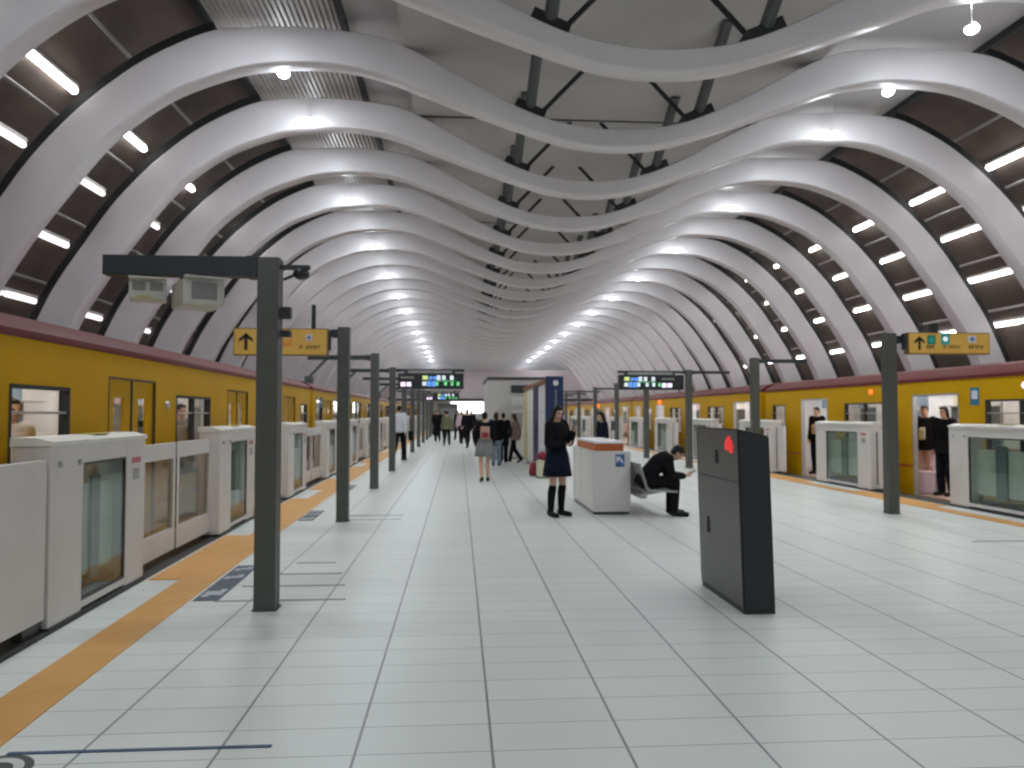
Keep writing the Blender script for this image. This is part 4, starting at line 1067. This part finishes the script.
WALK = dict(knR=(.09, .14, .50), anR=(.09, .22, .10), toR=(.10, .36, .06), hipR=(.088, .02, .90), knL=(-.09, -.06, .48), anL=(-.09, -.33, .16), toL=(-.10, -.22, .035),
            elR=(.22, -.10, 1.13), wrR=(.22, -.10, .89), elL=(-.22, .03, 1.12), wrL=(-.21, .16, .92))
STEP = dict(knR=(.09, .08, .49), anR=(.09, .08, .085), toR=(.10, .24, .03), knL=(-.09, .00, .49), anL=(-.09, -.17, .11), toL=(-.10, -.03, .03))
man2, K = person('person in a white shirt and black trousers walking away beside the left columns', (-1.86, 24.3), (.25, 1), 1.74, dict(WALK), 'whitecloth', 'trousers', 'blackcloth', vox=.014, hem=.9)
t = thing('bag', 'black shoulder bag at the side of the person in the white shirt', 'bag', (-1.50, 24.25, .62), .2)
b = MB(); b.box((0, 0, .17), (.12, .30, .30), M['blackcloth'], .03); b.build('body', t); b = MB(); b.cyl((0, -.10, .30), (-.04, -.02, .78), .012, M['rubber']); b.cyl((0, .10, .30), (-.04, -.02, .78), .012, M['rubber']); b.build('strap', t)
p, K = person('person in a black top and short grey skirt walking away down the platform', (.56, 16.8), (-.1, 1), 1.52, dict(STEP), 'blackcloth', 'skirt', 'greycloth', 'short', 'hair', vox=.013)
t = thing('bag', 'tan backpack on the back of the person in the grey skirt', 'bag', (.56, 16.60, .93), 0)
b = MB(); b.box((0, 0, .14), (.20, .11, .27), M['tan'], .04); b.build('body', t); b = MB(); b.box((0, -.06, .09), (.15, .03, .12), M['redbag'], .012); b.build('pocket', t)
person('person in a black jacket and faded blue trousers walking ahead of the grey skirt', (1.05, 21.8), (.05, 1), 1.52, dict(STEP), 'blackcloth', 'trousers', 'jean', 'bob', 'hairbr', vox=.014)
person('person in long black coat close beside the one in faded blue trousers', (1.30, 22.6), (.0, 1), 1.50, dict(WALK), 'blackcloth', 'trousers', 'blackcloth', 'short', 'hair', vox=.014, hem=.62)
person('person in a dusty pink cardigan and black trousers in front of the white booth', (1.66, 23.2), (-.7, .5), 1.48, dict(WALK), 'pinkcloth', 'trousers', 'blackcloth', 'bob', 'hairbr', vox=.014, hem=.78)
person('person in dark navy standing behind the white counter, seen in profile', (3.02, 16.2), (-1, -.25), 1.52, dict(), 'navycloth', 'trousers', 'blackcloth', 'bob', 'hair', vox=.013)
# passengers in the open doors of the right train
px = GR + cr(13.7) + .54 + .55
person('passenger in black jacket over a pale shirt standing in the nearest open train door', (px + .02, 14.27, -.005), (-.75, -.45), 1.66, dict(look=(-.3, 1, -.1)), 'blackcloth', 'trousers', 'palepink', 'short', 'hairbr', vox=.011, front='whitecloth')
person('passenger in black top and navy trousers at the right edge of the nearest open door', (px - .10, 13.50, -.005), (-.9, -.3), 1.63, dict(), 'blackcloth', 'trousers', 'navycloth', 'bob', 'hair', vox=.011)
t = thing('bag', 'pale pink bag standing at the feet of the passengers in the nearest open door', 'bag', (px - .20, 13.86, -.008), .5)
b = MB(); b.box2((-.13, -.20, 0), (.13, .20, .42), M['palepink'], .04); b.build('body', t); b = MB(); b.cyl((0, -.08, .42), (0, -.06, .50), .012, M['tan']); b.cyl((0, .08, .42), (0, .06, .50), .012, M['tan']); b.cyl((0, -.06, .50), (0, .06, .50), .012, M['tan']); b.build('handle', t)
px = GR + cr(17.9) + .54 + .5
person('passenger in black standing in the second open train door on the right', (px, 18.5, -.005), (-1, -.5), 1.66, dict(), 'blackcloth', 'trousers', 'navycloth', 'short', 'hair', vox=.014, front='palepink')
# passengers inside the left train
for y, d, top, lab, hc in ((9.2, .60, 'greycloth', 'passenger in grey seen through the closed left train door', 'hair'), (9.85, .62, 'navycloth', 'passenger in navy seen through the closed left train door', 'hairbr'),
                           (11.8, .64, 'greycloth', 'passenger in grey behind the second window of the left train', 'hair'), (7.2, .62, 'whitecloth', 'passenger in white behind the nearest window of the left train', 'hair')):
    person(lab, (GL - .60 + cl(y) - d, y, -.005), (1, -.6), 1.64, dict(), top, 'trousers', 'blackcloth', 'short', hc, vox=.014)
# far crowd: two more builds, then copies
crowd = []
a, _ = person('person in black at the far end, leftmost of the distant crowd', (-1.1, 40.0), (0, -1), 1.66, dict(WALK), 'blackcloth', 'trousers', 'blackcloth', 'short', 'hair', vox=.018); a['group'] = 'distant crowd'
c, _ = person('person in a pale top and dark trousers within the distant crowd', (.12, 37.5), (.2, -1), 1.62, dict(WALK), 'palepink', 'trousers', 'blackcloth', 'bob', 'hair', vox=.018); c['group'] = 'distant crowd'
d, _ = person('person in olive within the distant crowd, left of the pale top', (-.55, 35.5), (.1, 1), 1.60, dict(WALK), 'olive', 'trousers', 'blackcloth', 'short', 'hair', vox=.018); d['group'] = 'distant crowd'
for src, x, y, r, lab in ((a, .35, 33.0, .3, 'person in black close to the group in front of the booth, in the distant crowd'), (a, -.05, 43.0, 2.8, 'distant person in black behind the one in the pale top'),
                          (a, -.85, 46.0, .1, 'distant person in black behind the one in olive'), (a, .62, 39.0, 3.0, 'distant person in black right of the one in the pale top'), (a, -1.5, 50.0, 3.1, 'farthest person in black near the far left columns')):
    q = copy_tree(src); q.location = (x, y, .004); q.rotation_euler.z = r; q['label'] = lab
for o in scene.objects:
    if '_h' in o: del o['_h']

# ------------------------------------------------------------------ daylight-free world, camera, view
w = bpy.data.worlds.new('world'); scene.world = w; w.use_nodes = True
bg = w.node_tree.nodes['Background']; bg.inputs[0].default_value = (0.93, 0.95, 1.0, 1); bg.inputs[1].default_value = 0.45
F, VX, VY, EYE = 771.0, 459.0, 413.5, 1.485
th = math.atan((512 - VX) / F); ph = math.atan((VY - 384) * math.cos(th) / F)
cam = bpy.data.cameras.new('camera'); co = bpy.data.objects.new('camera', cam); COL.objects.link(co)
cam.sensor_width = 36; cam.lens = F / 1024 * 36; cam.clip_start = .05; cam.clip_end = 300
co.location = (0, 0, EYE); co.rotation_euler = (PI / 2 + ph, 0, -th)
scene.camera = co
cam.dof.use_dof = True; cam.dof.focus_distance = 1.0; cam.dof.aperture_fstop = 9.0       # the photo is slightly out of focus
scene.view_settings.view_transform = 'Standard'; scene.view_settings.look = 'None'
scene.view_settings.exposure = -0.17; scene.view_settings.gamma = 1.0; scene.view_settings.use_curve_mapping = False
scene.cycles.use_denoising = True
scene.cycles.max_bounces = 6; scene.cycles.diffuse_bounces = 4; scene.cycles.glossy_bounces = 3; scene.cycles.transparent_max_bounces = 12
scene.cycles.sample_clamp_indirect = 6; scene.cycles.caustics_reflective = False; scene.cycles.caustics_refractive = False
